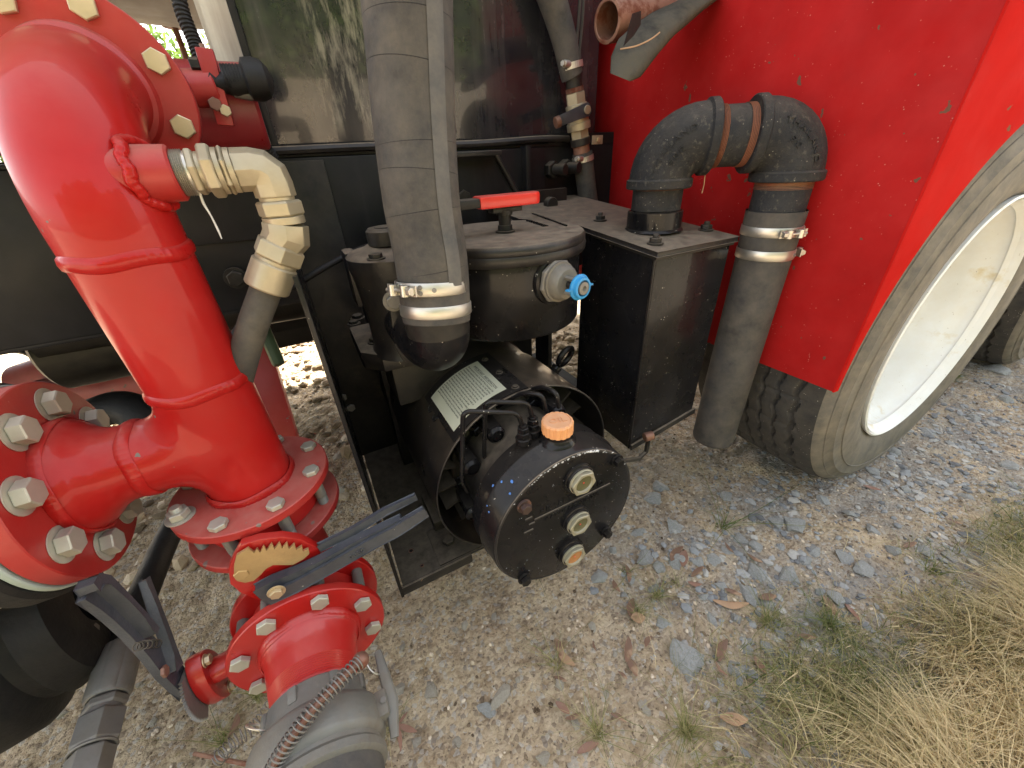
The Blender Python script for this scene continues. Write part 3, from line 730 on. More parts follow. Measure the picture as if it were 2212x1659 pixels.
# unseen wood added behind the camera, darkening paint reflections and cutting sky light
nl = 40000; P = np.stack([rng.uniform(-26, 26, nl), rng.uniform(-24, -17, nl), 0 * rng.random(nl)], -1); hgt = 7.5 + 3.5 * vnoise(P[:, 0] * .35 + 40, P[:, 0] * 0 + 2, 5); P[:, 2] = hgt * rng.random(nl) ** .8
s_ = .22 + .2 * rng.random(nl); d1 = rng.normal(size=(nl, 3)); d1 /= np.linalg.norm(d1, axis=1, keepdims=True); d2 = np.cross(d1, rng.normal(size=(nl, 3))); d2 /= np.linalg.norm(d2, axis=1, keepdims=True)
d1 *= s_[:, None] * 1.3; d2 *= s_[:, None] * .8
me = fast_mesh('unseen_wood', np.stack([P - d1, P + d2, P + d1, P - d2], 1).reshape(-1, 3), np.arange(nl * 4).reshape(-1, 4), np.repeat(rng.random(nl), 4)); me.materials.append(M_foliage)
o = bpy.data.objects.new('unseen_wood', me); COL.objects.link(o); o['kind'] = 'stuff'; o['label'] = 'unseen line of leafy trees added for reflections'
# ================================================================== THE TRUCK
truck = thing('vacuum_truck', (0.9, 1.6, 0), 'red and black tanker truck body with white rimmed wheels and red mudguard', 'truck')
# black lower tank wall
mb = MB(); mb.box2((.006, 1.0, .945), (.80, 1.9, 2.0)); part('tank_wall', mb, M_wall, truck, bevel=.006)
mb = MB(); mb.box2((.0, .99, .935), (.012, 1.02, 2.0)); part('wall_edge_strip', mb, M_rail, truck, bevel=.003)
mb = MB(); mb.tube([(0.0, .985, .938), (.2, .983, .940), (.42, .984, .938), (.61, .984, .943), (.70, .985, .941)], .008, 8, smooth=6); part('weld_seam', mb, M_blackw, truck)
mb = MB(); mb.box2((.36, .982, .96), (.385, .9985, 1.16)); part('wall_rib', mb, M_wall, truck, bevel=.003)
mb = MB(); mb.box2((.64, .992, .93), (.90, .9985, .955)); part('wall_rib', mb, M_rail, truck, bevel=.003)
# chassis rails
mb = MB(); mb.box2((-3.0, .992, .645), (3.6, 1.012, .930)); mb.box2((-3.0, .992, .64), (3.6, 1.09, .652)); mb.box2((-3.0, .992, .922), (3.6, 1.09, .934))
rail = part('chassis_rail', mb, M_rail, truck, bevel=.003)
mb = MB(); mb.box2((-3.0, 1.80, .62), (3.6, 1.90, .934)); part('chassis_rail', mb, M_rail, truck, bevel=.003)
mb = MB(); mb.box2((-.76, 1.84, .30), (.0, 2.05, .64)); mb.box2((-.42, 1.84, .235), (1.1, 2.05, .32)); mb.box2((-.0, 1.84, .30), (1.1, 2.05, .64)); part('far_side_box', mb, M_rail, truck, bevel=.01)
for x in (-2.2, -1.1, -.05, 1.0, 2.1):
    mb = MB(); mb.box2((x, 1.02, .72), (x + .12, 1.8, .92)); part('cross_member', mb, M_rail, truck, bevel=.004)
mb = MB(); mb.box2((-3.0, 1.02, .925), (3.6, 2.75, .938)); part('floor_plate', mb, M_rail, truck)
# flat reinforcing plate on the rail, plus the bracket right of the hose
mb = MB(); mb.box2((-.35, .984, .785), (.005, .9915, .925)); part('rail_plate', mb, M_rail, truck, bevel=.002)
mb = MB(); mb.prism([(.0, .62), (.0, .925), (.26, .925), (.62, .925), (.62, .62)], (0, .984, 0), (1, 0, 0), (0, 0, 1), -.0075 * -1); part('rail_plate', mb, M_rail, truck, bevel=.002)
mb = MB(); mb.box2((.30, .935, .912), (.475, .984, .922)); mb.tube([(.475, .972, .915), (.555, .972, .79)], .007, 8); part('step_bracket', mb, M_blackw, truck, bevel=.002)
mb = MB(); mb.box2((.55, .952, .78), (.565, .984, .93)); part('bracket_web', mb, M_rail, truck, bevel=.002)
for (u, v, r) in ((765, 383, .022), (1003, 365, .012)):
    p = AY(u, v, .983); mb = MB(); mb.cyl(p, p + V((0, -.006, 0)), r, seg=40, bev=.003); mb.torus(p + V((0, -.001, 0)), (0, 1, 0), r + .003, .0028); part('rail_plug', mb, M_rail, truck)
for (u, v) in ((632, 423), (510, 600), (420, 392), (690, 590), (1000, 425)):
    p = AY(u, v, .983); bolt(p, (0, -1, 0), truck, .016, .010, M_blackm, washer=.004, name='rail_bolt')
for (u, v) in ((1193, 367), (1222, 363)):
    p = AY(u, v, .975); mb = MB(); mb.hexa(p + V((0, .015, 0)), p + V((0, -.012, 0)), .021); mb.cyl(p + V((0, -.012, 0)), p + V((.012, -.045, 0)), .0135, seg=20); part('hydraulic_port', mb, M_blackm, truck, smooth=25)
p = AY(1185, 440, .9); mb = MB(); mb.box(p + V((0.02, .04, .0)), (.12, .012, .06)); mb.cyl(p, p + V((0, -.02, 0)), .016); part('port_bracket', mb, M_blackm, truck)
mb = MB(); mb.box2((.66, 1.0, .60), (.86, 1.02, .95)); part('dark_filler_plate', mb, M_rail, truck)
# far panels around the gap at the upper left
mb = MB(); mb.prism([(-.048, .925), (-.035, 1.35), (.004, 1.35), (.004, .925)], (0, 1.03, 0), (1, 0, 0), (0, 0, 1), -.012 * -1); part('cream_panel', mb, M_cream, truck)
mb = MB(); mb.box2((-.05, 1.06, .93), (.004, 1.9, 1.35)); part('cream_side', mb, M_cream, truck)
# tan tank belly and barrel overhead
mb = MB()
prof = [(-1.65, 0), (-1.6, .3), (-1.45, .6), (-1.15, .84), (-.8, .97), (-.45, 1.02), (-.15, 1.03), (0.0, 1.03)]
mb.lathe((0, 1.95, 2.375), (1, 0, 0), prof, 96); part('tank_belly', mb, M_tan, truck, smooth=50)
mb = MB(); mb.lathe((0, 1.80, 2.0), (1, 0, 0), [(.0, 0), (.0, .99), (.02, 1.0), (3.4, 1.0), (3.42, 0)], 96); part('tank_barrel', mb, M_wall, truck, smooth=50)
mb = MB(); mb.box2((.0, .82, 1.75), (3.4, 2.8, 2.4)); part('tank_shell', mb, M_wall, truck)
# red mudguard
FX = .86; FY = .277
poly = [(FY, .466), (.60, .466), (1.13, .466), (1.13, 1.19), (1.10, 1.235), (1.0, 1.25), (FY, 1.32)]
mg = MB(); mg.prism([(a, b) for a, b in poly], (FX, 0, 0), (0, 1, 0), (0, 0, 1), .004); 
part('mudguard', mg, M_redf, truck, bevel=.0015)
hub = V((1.371, .275, .477))
arc = [(hub.x + .494 * math.cos(R(a)), hub.z + .494 * math.sin(R(a))) for a in np.linspace(181.5, 90, 34)]
face = [(FX - .0005, .4655)] + [(x, z) for x, z in arc] + [(hub.x, 1.32), (FX - .0005, 1.32)]
mg = MB(); mg.prism(face, (0, FY, 0), (1, 0, 0), (0, 0, 1), -.003); part('mudguard_side', mg, M_reds, truck, smooth=20)
mg = MB(); mg.box2((FX, FY, 1.318), (2.2, 1.1, 1.326)); part('mudguard_top', mg, M_redf, truck)
mg = MB(); mg.box2((.93, FY - .02, 1.06), (2.2, FY - .0035, 1.16)); part('red_side_rail', mg, M_redf, truck, bevel=.006)

def wheel(cx_, cy_, label):
    t = bpy.data.objects.new('wheel', None); t.empty_display_size = .1; link(t, truck, Matrix.Translation((cx_, cy_, hub.z))); t['label'] = label
    O = V((cx_, 0, hub.z)); y0 = cy_
    # tread band with zigzag grooves
    W0, W1 = y0 + .028, y0 + .345; ny_, na = 84, 420; vs = np.zeros((ny_ * na, 3)); 
    yy = np.linspace(W0, W1, ny_); aa = np.linspace(0, math.tau, na, endpoint=False)
    A, Yg = np.meshgrid(aa, yy, indexing='ij')
    Rr = .4835 - .012 * ((Yg - (W0 + W1) / 2) / ((W1 - W0) / 2)) ** 4
    zz = np.abs(((A / math.tau * 48) % 1) - .5) * 2 - .5
    for c_, wdt in ((.046, .0056), (.086, .0036), (.122, .0036), (.158, .0040), (.20, .0036), (.25, .0052)):
        d = np.abs(Yg - (W0 + c_) - zz * .0085); Rr = Rr - .012 * np.clip((wdt - d) / .0022, 0, 1)
    sip = (np.abs(((A / math.tau * 96) % 1) - .5) < .035) & (np.abs(Yg - (W0 + W1) / 2) < .13); Rr = Rr - .003 * sip
    co = np.stack([O.x + Rr * np.cos(A), Yg, O.z + Rr * np.sin(A)], -1).reshape(-1, 3)
    co[:, 2] = np.maximum(co[:, 2], .002)
    i, j = np.meshgrid(np.arange(na), np.arange(ny_ - 1), indexing='ij'); a = i * ny_ + j; b = ((i + 1) % na) * ny_ + j
    F = np.stack([a, a + 1, b + 1, b], -1).reshape(-1, 4)
    me = fast_mesh('tread', co - np.array([cx_, cy_, hub.z]), F, None, True); me.materials.append(M_tyre)
    me.set_sharp_from_angle(angle=R(40))
    o = bpy.data.objects.new('tread', me); link(o, t, WM[t].copy())
    mb = MB(); pr = [(.034, .300), (.014, .306), (.004, .325), (-.002, .36), (-.003, .40), (.001, .425), (.0005, .432), (.006, .436), (.012, .455), (.020, .466), (.0285, .4705)]
    mb.lathe((cx_, y0, O.z), (0, 1, 0), pr, 140)
    pr = [(.3445, .4705), (.36, .455), (.372, .41), (.368, .34), (.345, .300)]
    mb.lathe((cx_, y0, O.z), (0, 1, 0), pr, 96)
    mb.v = [V((q.x, q.y, max(q.z, .004))) for q in mb.v]
    for rr_ in (.405, .452): mb.torus((cx_, y0 + (-.0026 if rr_ < .43 else .0105), O.z), (0, 1, 0), rr_, .0016, 140, 6)
    part('sidewall', mb, M_side, t, smooth=50)
    mb = MB(); mb.lathe((cx_, y0, O.z), (0, 1, 0), [(.026, .286), (.006, .300), (.001, .3045), (.003, .309), (.03, .302)], 140); part('rim_lip', mb, M_rim, t, smooth=50)
    mb = MB(); mb.lathe((cx_, y0, O.z), (0, 1, 0), [(.004, .300), (.012, .294), (.03, .289), (.045, .287), (.052, .277), (.085, .268), (.125, .262), (.150, .250), (.158, .225), (.145, .17), (.11, .145), (.10, .10), (.098, .0)], 140)
    part('rim', mb, M_rim, t, smooth=60)
    for k in range(10):
        a = math.tau * k / 10; p = V((cx_ + .16 * math.cos(a), y0 + .135, O.z + .16 * math.sin(a))); bolt(p, (0, -1, 0), t, .017, .02, M_galv, name='wheel_nut')
    return t
wheel(hub.x, .275, 'nearer white rimmed wheel behind the red mudguard')
wheel(hub.x + 1.33, .275, 'farther white rimmed wheel at the right edge')

# things seen under the truck
t = thing('outrigger_pipe', (-.75, 1.5, .3), 'faded pinkish red round pipe lying under the chassis at the far left', 'pipe')
mb = MB(); a = AD(60, 835, 1.28); b = AD(175, 795, 1.30); mb.cyl(a, b, .075, seg=40); mb.sphere(b, .074, 32, 16); part('round_end', mb, M_pink, t)
mb = MB(); mb.tube([AD(90, 850, 1.22), AD(230, 840, 1.24), AD(360, 815, 1.27)], .045, 24, smooth=4); part('cross_pipe', mb, M_pink, t)
mb = MB(); mb.tube([AD(0, 758, 1.1), AD(50, 760, 1.1), AD(95, 785, 1.1), AD(152, 822, 1.12)], .008, 10, smooth=6); solo('black_cable', mb, M_rubberd, 'thin black cable drooping across the pinkish pipe end', 'cable')
mb = MB(); mb.tube([AD(120, 925, .92), AD(200, 895, .94), AD(262, 880, .96), AD(310, 905, .97), AD(322, 965, .97), AD(300, 1040, .98)], [.036, .038, .042, .044, .044, .042], 32, smooth=6); solo('black_pipe_bend', mb, M_rubberd, 'black pipe bend behind the left red flange', 'pipe')
t = thing('red_leg', (-.2, 1.22, 0), 'long dull red steel leg slanting to the ground behind the red riser', 'leg')
a = AD(545, 735, 1.13); b = AD(622, 985, 1.19); X, Y, Z = basis_from(b - a)
mb = MB(); mb.box((a + b) / 2, (.085, .05, (b - a).length * 1.25), (X, Y, Z)); part('leg_tube', mb, M_redd, t, bevel=.004)
mb = MB(); mb.cyl(b, b + V((0, 0, -b.z + .02)), .03); mb.cyl(V((b.x, b.y, .03)), V((b.x, b.y, .0)), .07); part('foot', mb, M_redd, t)
mb = MB(); a = AD(560, 690, 1.00); b = AD(604, 790, 1.02); X, Y, Z = basis_from(b - a); mb.box((a + b) / 2, (.06, .03, (b - a).length), (X, Y, Z)); solo('green_bracket', mb, M_green, 'small dark green steel bracket hanging under the chassis', 'bracket', bevel=.012)
mb = MB(); mb.tube([(-.6, 1.25, .60), (.3, 1.25, .58)], .06, 20); mb.cyl((-.62, 1.3, .55), (-.45, 1.3, .55), .10); solo('drive_shaft', mb, M_blackm, 'dark shaft and housing in shadow below the chassis rail', 'shaft')

# ================================================================== RED DISCHARGE RISER
AXx, AXy = -.158, .543; PR = .0512
rs = thing('discharge_riser', (AXx, AXy, .515), 'large glossy red riser pipe curving up to an overhead elbow with a side branch', 'pipe')
EB = .125; ez = .985 - EB; pts = [(AXx, AXy, .52), (AXx, AXy, .60), (AXx, AXy, .75), (AXx, AXy, ez - .03)]
mb = MB(); bend = [V((AXx, AXy + EB - EB * math.cos(R(a)), ez + EB * math.sin(R(a)))) for a in range(0, 91, 6)]
P = [V((AXx, AXy, z)) for z in (.682, .72, .76, .80, .84)] + bend + [V((AXx, AXy + EB + .012, ez + EB))]
mb.tube(P, PR, 72)
part('riser_tube', mb, M_red, rs, smooth=60)
# tee body: riser and side branch flow into each other
bz = .603; rb = .0465
def tee_sdf(p):
    x, y, z = p[:, 0] - AXx, p[:, 1] - AXy, p[:, 2] - bz
    d1 = np.hypot(x, y) - PR
    ax_b = np.minimum(x, 0); d2 = np.sqrt((x - ax_b) ** 2 + y ** 2 + z ** 2) - rb
    k = .002 + .032 * np.clip((.012 - x) / .04, 0, 1); h_ = np.clip(.5 + .5 * (d2 - d1) / k, 0, 1)
    return d2 * (1 - h_) + d1 * h_ - k * h_ * (1 - h_)
mb = MB(); mb.lathe((AXx, AXy, .49), (0, 0, 1), [(0, 0), (0, PR), (.225, PR), (.225, 0)], 64); mb.lathe((AXx, AXy, bz), (-1, 0, 0), [(0, 0), (0, rb), (.12, rb), (.12, 0)], 64)
tme = to_mesh(mb, 'tmp'); to_ = bpy.data.objects.new('tmp', tme); COL.objects.link(to_)
md = to_.modifiers.new('r', 'REMESH'); md.mode = 'VOXEL'; md.voxel_size = .0028
dg = bpy.context.evaluated_depsgraph_get(); dg.update(); ev = bpy.data.meshes.new_from_object(to_.evaluated_get(dg)); bpy.data.objects.remove(to_)
P_ = np.array([v.co[:] for v in ev.vertices]); Fc = [tuple(f.vertices) for f in ev.polygons]
for it in range(8):
    d0 = tee_sdf(P_); g = np.stack([(tee_sdf(P_ + e) - tee_sdf(P_ - e)) / 2e-5 for e in np.eye(3) * 1e-5], -1)
    g /= np.maximum(np.linalg.norm(g, axis=1, keepdims=True), .2); stp = np.clip(d0, -.008, .008)[:, None] * g
    P_ = P_ - stp
keepf = [f for f in Fc if all(.516 < P_[i][2] < .688 and P_[i][0] > AXx - .094 and abs(tee_sdf(P_[i][None])[0]) < .0015 for i in f)]
mb = MB(); mb.v = [V(q) for q in P_]; mb.f = keepf
used = sorted({i for f in keepf for i in f}); mp = {o_: n_ for n_, o_ in enumerate(used)}; mb.v = [mb.v[i] for i in used]; mb.f = [tuple(mp[i] for i in f) for f in keepf]
part('tee_body', mb, M_red, rs, smooth=89)
mb = MB(); mb.lathe((AXx, AXy, bz), (-1, 0, 0), [(.088, rb), (.10, rb), (.112, .047), (.125, .053), (.132, .060), (.142, .068), (.148, .068)], 72)
part('branch_neck', mb, M_red, rs, smooth=60)
def weld(c, axis, r, w_=.0046, name='weld_bead', parent=rs, m=M_red, seg=150):
    mb = MB(); X, Y, Z = basis_from(axis); c = V(c); vs = []; sg = 8
    for k in range(seg):
        a = math.tau * k / seg; d = X * math.cos(a) + Y * math.sin(a); rip = 1 + .55 * abs(math.sin(a * 30 + math.sin(a * 3) * 2)) + .18 * math.sin(a * 7) + .14 * math.sin(a * 11 + 2)
        off = .0012 * math.sin(a * 5 + 1)
        for j in range(sg):
            b = math.tau * j / sg; vs.append(c + d * (r - .0004 + w_ * .48 * rip * math.cos(b)) + Z * (w_ * 1.7 * math.sin(b) + off))
    fs = [(k * sg + j, ((k + 1) % seg) * sg + j, ((k + 1) % seg) * sg + (j + 1) % sg, k * sg + (j + 1) % sg) for k in range(seg) for j in range(sg)]
    mb.add(vs, fs); return part(name, mb, m, parent, smooth=60)
weld((AXx, AXy, .836), (0, 0, 1), PR + .0005, .0044); weld((AXx, AXy, .685), (0, 0, 1), PR + .0005, .0042); weld((AXx, AXy, .522), (0, 0, 1), PR + .002, .005)
weld((AXx - .088, AXy, bz), (1, 0, 0), rb + .0008, .0042); weld((AXx - .148, AXy, bz), (1, 0, 0), .069, .004)
# threaded boss with its ropey weld
P0 = V((AXx + .004, AXy - .012, .905)); P1 = V((-.088, .531, .905))
mb = MB(); LL = (P1 - P0).length; mb.lathe(P0, P1 - P0, [(0, .026), (LL - .002, .0245), (LL, .0225), (LL, .012)], 40); boss = part('threaded_boss', mb, M_redd, rs, smooth=40)
loop = []; nb = 130
for k in range(nb):
    a = math.tau * k / nb; y_ = .533 + .0275 * math.cos(a); z_ = .905 + .0285 * math.sin(a)
    s_ = max(-1, min(1, (z_ - ez) / EB)); yc_ = AXy + EB - EB * math.cos(math.asin(max(0, s_)))
    x_ = AXx + math.sqrt(max(PR ** 2 - (y_ - yc_) ** 2, (.74 * PR) ** 2)); loop.append(V((x_ + .001 + .0012 * math.sin(a * 9), y_, z_)))
mb = MB(); vs = []; sg = 8
for k in range(nb):
    T = (loop[(k + 1) % nb] - loop[k - 1]).normalized(); X = (V((1, 0, 0)) - T * T.x).normalized(); Y = T.cross(X); r_ = .0046 * (1 + .16 * abs(math.sin(k * .8)) + .08 * math.sin(k * .31))
    for j in range(sg): b_ = math.tau * j / sg; vs.append(loop[k] + X * r_ * math.cos(b_) + Y * r_ * math.sin(b_))
mb.add(vs, [(k * sg + j, ((k + 1) % nb) * sg + j, ((k + 1) % nb) * sg + (j + 1) % sg, k * sg + (j + 1) % sg) for k in range(nb) for j in range(sg)]); part('weld_bead', mb, M_red, rs, smooth=60)
# scrapes in the paint are thin grey marks on the elbow
def rim_flange(c, axis, r, thick, rin, nb, a0, hint, rbolt, br, bh, m, parent, washer=0, name='flange', skip=(), bm_=None, seg=96, spin=0, side=1, stud=0):
    mb = MB(); disc_plate(mb, c, axis, r, thick, rin, seg); f = part(name, mb, m, parent, smooth=35)
    for k, p in enumerate(ring_pts(c, axis, rbolt, nb, a0, hint)):
        if k in skip: continue
        bolt(p + V(axis).normalized() * .0003, axis, f, br, bh, bm_ or M_boltw, washer=washer, spin=spin + k * .9, stud=stud)
    return f
# bottom flange of the riser
f = rim_flange((AXx, AXy, .521), (0, 0, 1), .1, .013, .05, 8, 22.5, (1, 0, 0), .084, .0110, .0075, M_redd, rs, skip=(4,))
p = ring_pts((AXx, AXy, .521), (0, 0, 1), .086, 8, 22.5 - 1, (1, 0, 0))[4]
bolt(p, (0, 0, 1), f, .0125, .010, M_boltw, washer=.0015, stud=.006, label='hex nut with a protruding threaded stud end')
# left branch flange
f = rim_flange((AXx - .153, AXy, bz), (1, 0, 0), .117, .020, .046, 8, 22.5 - 4, (0, 1, 0), .088, .0152, .0125, M_redd, rs, washer=.001)
# upper elbow flange
ec = V((AXx - .004, AXy + EB + .012, ez + EB))
mb = MB(); mb.lathe(ec + V((0, -.012, 0)), (0, 1, 0), [(0, PR + .002), (.004, PR + .008), (.012, PR + .011)], 72); part('neck_ring', mb, M_redd, rs)
f = rim_flange(ec, (0, -1, 0), .096, .014, .05, 8, 22.5, (1, 0, 0), .080, .0125, .006, M_redd, rs, bm_=M_zinc)
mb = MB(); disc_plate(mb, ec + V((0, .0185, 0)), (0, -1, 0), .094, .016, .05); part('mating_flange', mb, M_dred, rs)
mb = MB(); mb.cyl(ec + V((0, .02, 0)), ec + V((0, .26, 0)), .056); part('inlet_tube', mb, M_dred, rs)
# bare scratch on the elbow: a long chip through the paint
pts = [(55, 348), (58, 362), (66, 378), (74, 392), (84, 404), (92, 418), (99, 427)]; vs = []
for i, (u, v) in enumerate(pts):
    for du in (-5, 5):
        d = ray(u + du * random.uniform(.7, 1.1), v); ay = AXy; 
        for it in range(5):
            A = d.x ** 2 + d.y ** 2; B = 2 * (-AXx * d.x - ay * d.y); Q = AXx ** 2 + ay ** 2 - (PR + .0007) ** 2; t_ = (-B - math.sqrt(max(B * B - 4 * A * Q, 0))) / 2 / A
            z_ = CAMH + d.z * t_; s_ = max(0, min(1, (z_ - ez) / EB)); ay = AXy + EB - EB * math.sqrt(1 - s_ * s_)
        vs.append(C0 + d * t_)
mb = MB(); mb.add(vs, [(2 * i, 2 * i + 1, 2 * i + 3, 2 * i + 2) for i in range(len(pts) - 1)]); part('paint_scratch', mb, M_blackm, rs, smooth=60)

# ------------------------------------------------------------------ dark red manifold and bracket beyond
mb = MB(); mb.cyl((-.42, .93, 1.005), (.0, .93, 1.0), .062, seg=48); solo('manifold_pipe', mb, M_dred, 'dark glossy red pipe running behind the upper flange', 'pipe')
t = thing('valve_bracket', AY(470, 200, .86), 'narrow red bracket with rusty bolts beside the upper red flange', 'bracket')
mb = MB(); mb.cyl(AY(395, 192, .86), AY(470, 190, .86), .024, seg=32); part('stub_tube', mb, M_redd, t)
X, Y, Z = basis_from(AY(487, 268, .85) - AY(440, 105, .85)); a = AY(440, 105, .85); b = AY(490, 272, .85)
mb = MB(); mb.box((a + b) / 2, (.022, .016, (b - a).length), (X, Y, Z)); part('bracket_arm', mb, M_redd, t, bevel=.002)
bolt(AY(466, 226, .84), (0, -1, 0), t, .009, .008, M_rusty); bolt(AY(432, 140, .85), (-1, 0, 0), t, .009, .012, M_blackm); bolt(AY(488, 240, .84), (0, -1, 0), t, .008, .008, M_zinc)
mb = MB(); a = AY(435, 95, .88); b = AY(480, 210, .87); mb.tube([a, b], .0035, 8); part('wire_tie', mb, M_rusty, t)
t = thing('corrugated_conduit', AY(505, 180, .90), 'black corrugated conduit with a moulded plug hanging beside the black wall', 'conduit')
path = spline([AY(378, -60, .93), AY(392, 20, .92), AY(420, 90, .91), AY(445, 150, .90), AY(505, 205, .92), AY(535, 255, .94), AY(562, 300, .96), AY(592, 342, .975)], 30)
L = 0; rr = []
for i, q in enumerate(path):
    rr.append(.0105 if (i % 4) < 2 else .0086)
mb = MB(); mb.tube(path, rr, 14); part('ribbed_tube', mb, M_rubberd, t, smooth=20)
mb = MB(); a = AY(452, 172, .85); b = AY(535, 172, .85); mb.tube([a, AY(470, 180, .85), AY(500, 180, .85), b], [.012, .010, .018, .020], 18); part('plug_body', mb, M_rubberd, t)
for k in range(6):
    c = a.lerp(b, .42 + .08 * k); mb = MB(); mb.torus(c, b - a, .0175, .0022, 24, 6); part('plug_rib', mb, M_rubberd, t)
mb = MB(); c = AY(556, 172, .85); mb.lathe(c, b - a, [(-.014, .027), (0, .028), (.012, .024), (.019, .014), (.022, 0)], 32); mb.lathe(c, b - a, [(-.014, .027), (-.018, .02), (-.018, 0)], 32); part('plug_cap', mb, M_rubberd, t)
mb = MB(); mb.tube([AY(505, 198, .85), AY(540, 205, .85), AY(556, 195, .85)], .008, 10); part('latch_hook', mb, M_alu, t)
t = thing('marker_rod', AY(395, 110, 2.2), 'thin dark rod with a flanged top seen against the trees', 'rod')
mb = MB(); mb.tube([AY(375, 52, 2.2), AY(400, 120, 2.15), AY(412, 170, 2.1)], .010, 10); part('rod', mb, M_rusty, t)
mb = MB(); c = AY(372, 50, 2.2); mb.cyl(c, c + V((0, 0, -.012)), .035); part('flange_top', mb, M_rusty, t)
mb = MB(); c = AY(360, 40, 2.2); mb.box(c, (.03, .02, .03)); part('red_tag', mb, M_redd, t)
t = thing('safety_hook', AD(8, 150, .47), 'dull metal hook hanging at the left edge in front of the red elbow', 'hook')
mb = MB(); mb.tube([AD(-20, 30, .47), AD(2, 60, .47), AD(8, 110, .47), AD(14, 145, .47), AD(30, 158, .465), AD(24, 172, .46), AD(8, 185, .46), AD(-6, 178, .46)], .0042, 12, smooth=6); part('wire_hook', mb, M_galv, t)

# ================================================================== BRASS HYDRAULIC ELBOW AND HOSE
hh = thing('hydraulic_hose', AY(575, 365, .53), 'dusty gold hydraulic fittings turning down from the red boss into a black hose', 'hose')
yq = .531; zt = .905
def HX(u): return AY(u, 372, yq).x
mb = MB(); x0, x1 = -.089, HX(432); prf = [(0, .020)]; k = 0; q = 0.0
while q < .010: prf += [(q, .0205), (q + .0008, .0188)]; q += .0016
mb.lathe((x0, yq, zt), (1, 0, 0), prf + [(.0125, .0185), (.013, .0)], 36); part('male_thread', mb, M_stain, hh, smooth=20)
def hexpart(name, x0, x1, r, ch=.15, rot=0, m=M_brass):
    mb = MB(); mb.hexa((x0, yq, zt), (x1, yq, zt), r, ch, rot=rot); part(name, mb, m, hh, smooth=0, bevel=.0008)
def collar(name, x0, x1, r, m=M_brass):
    mb = MB(); mb.cyl((x0, yq, zt), (x1, yq, zt), r, seg=36); part(name, mb, m, hh)
hexpart('hex_nut', -.0772, -.0695, .0215, rot=.3); collar('collar', -.0695, -.0662, .018)
hexpart('hex_nut', -.0662, -.0545, .0245, rot=.1); collar('collar', -.0545, -.050, .021); hexpart('hex_nut', -.050, -.0445, .0225, rot=.1)
collar('collar', -.0445, -.0395, .0205)
# forged elbow block
ex = -.0105; mb = MB(); mb.tube([(-.0395, yq, zt), (-.024, yq, zt), (-.0165, yq, zt - .0015), (-.0112, yq, zt - .006), (ex, yq, zt - .014), (ex, yq, zt - .027)], .0205, 8, flat=1.0)
part('forged_elbow', mb, M_brass, hh, smooth=20, bevel=.0015)
def vpart(name, z0, z1, r, hexa=True, x=ex, m=M_brass, rot=.2):
    mb = MB()
    if hexa: mb.hexa((x, yq, z0), (x, yq, z1), r, .15, rot=rot); part(name, mb, m, hh, smooth=0, bevel=.0008)
    else: mb.cyl((x, yq, z0), (x, yq, z1), r, seg=36); part(name, mb, m, hh)
vpart('collar', .878, .8745, .0175, False); vpart('hex_nut', .8745, .8585, .0235); vpart('collar', .8585, .8505, .0215, False); 
# 45 degree adapter
a = V((ex, yq, .8505)); b = V((ex - .003, yq, .836)); c = AY(592, 552, yq); mb = MB(); mb.tube([a, b, b.lerp(c, .6)], [.0235, .0245, .0215], 8); part('bent_adapter', mb, M_brass, hh, smooth=20, bevel=.001)
dd = (AY(540, 700, yq) - AY(600, 530, yq)).normalized()
q0 = b.lerp(c, .35); mb = MB(); mb.hexa(q0, q0 + dd * .020, .0262, .15, rot=.4); part('hex_nut', mb, M_brass, hh, smooth=0, bevel=.0008)
q1 = q0 + dd * .020; mb = MB(); mb.cyl(q1, q1 + dd * .004, .0215); part('collar', mb, M_brass, hh)
q2 = q1 + dd * .004; mb = MB(); mb.lathe(q2, dd, [(0, 0), (0, .022), (.002, .0238), (.030, .0238), (.032, .0225), (.032, 0)], 48, wob=lambda i, k: 1 - .02 * (k % 6 == 0)); part('crimp_ferrule', mb, M_brass, hh, smooth=25)
q3 = q2 + dd * .030; mb = MB(); mb.tube([q3, q3 + dd * .06, q3 + dd * .13 + V((0, .02, -.01)), q3 + dd * .2 + V((0, .08, -.03))], .0165, 24, smooth=6); part('hose_tube', mb, M_rubber, hh)
mb = MB(); P = [AY(432, 418, yq), AY(440, 440, yq), AY(455, 465, yq), AY(470, 495, yq), AY(479, 516, yq)]; mb.tube(P, [.0011, .0013, .0008, .0011, .0005], 6, smooth=5); part('loose_sealing_tape', mb, M_whitefleck, hh)

# ================================================================== VALVE UNDER THE RISER, ELBOW AND OUTLET VALVE
v1 = thing('upper_butterfly_valve', (AXx, AXy, .47), 'red butterfly valve under the riser with gold toothed quadrant and long lever', 'valve')
mb = MB(); mb.lathe((AXx, AXy, .462), (0, 0, 1), [(0, .045), (0, .072), (.004, .075), (.040, .075), (.045, .072), (.045, .045)], 72); part('valve_body', mb, M_redv, v1)
f = rim_flange((AXx, AXy, .461), (0, 0, 1), .1, .012, .045, 8, 22.5, (1, 0, 0), .084, .008, .001, M_redd, v1, skip=tuple(range(8)), name='lower_flange')
for k, p in enumerate(ring_pts((AXx, AXy, .462), (0, 0, 1), .084, 8, 22.5, (1, 0, 0))):
    mb = MB(); prf = [(-.016, 0), (-.016, .0068)]; q = -.016
    while q < .012: prf += [(q, .0072), (q + .0009, .0064)]; q += .0018
    prf += [(.013, .0075), (.045, .0075)]
    mb.lathe(p, (0, 0, 1), prf, 18); part('through_bolt', mb, M_galv, f, smooth=20)
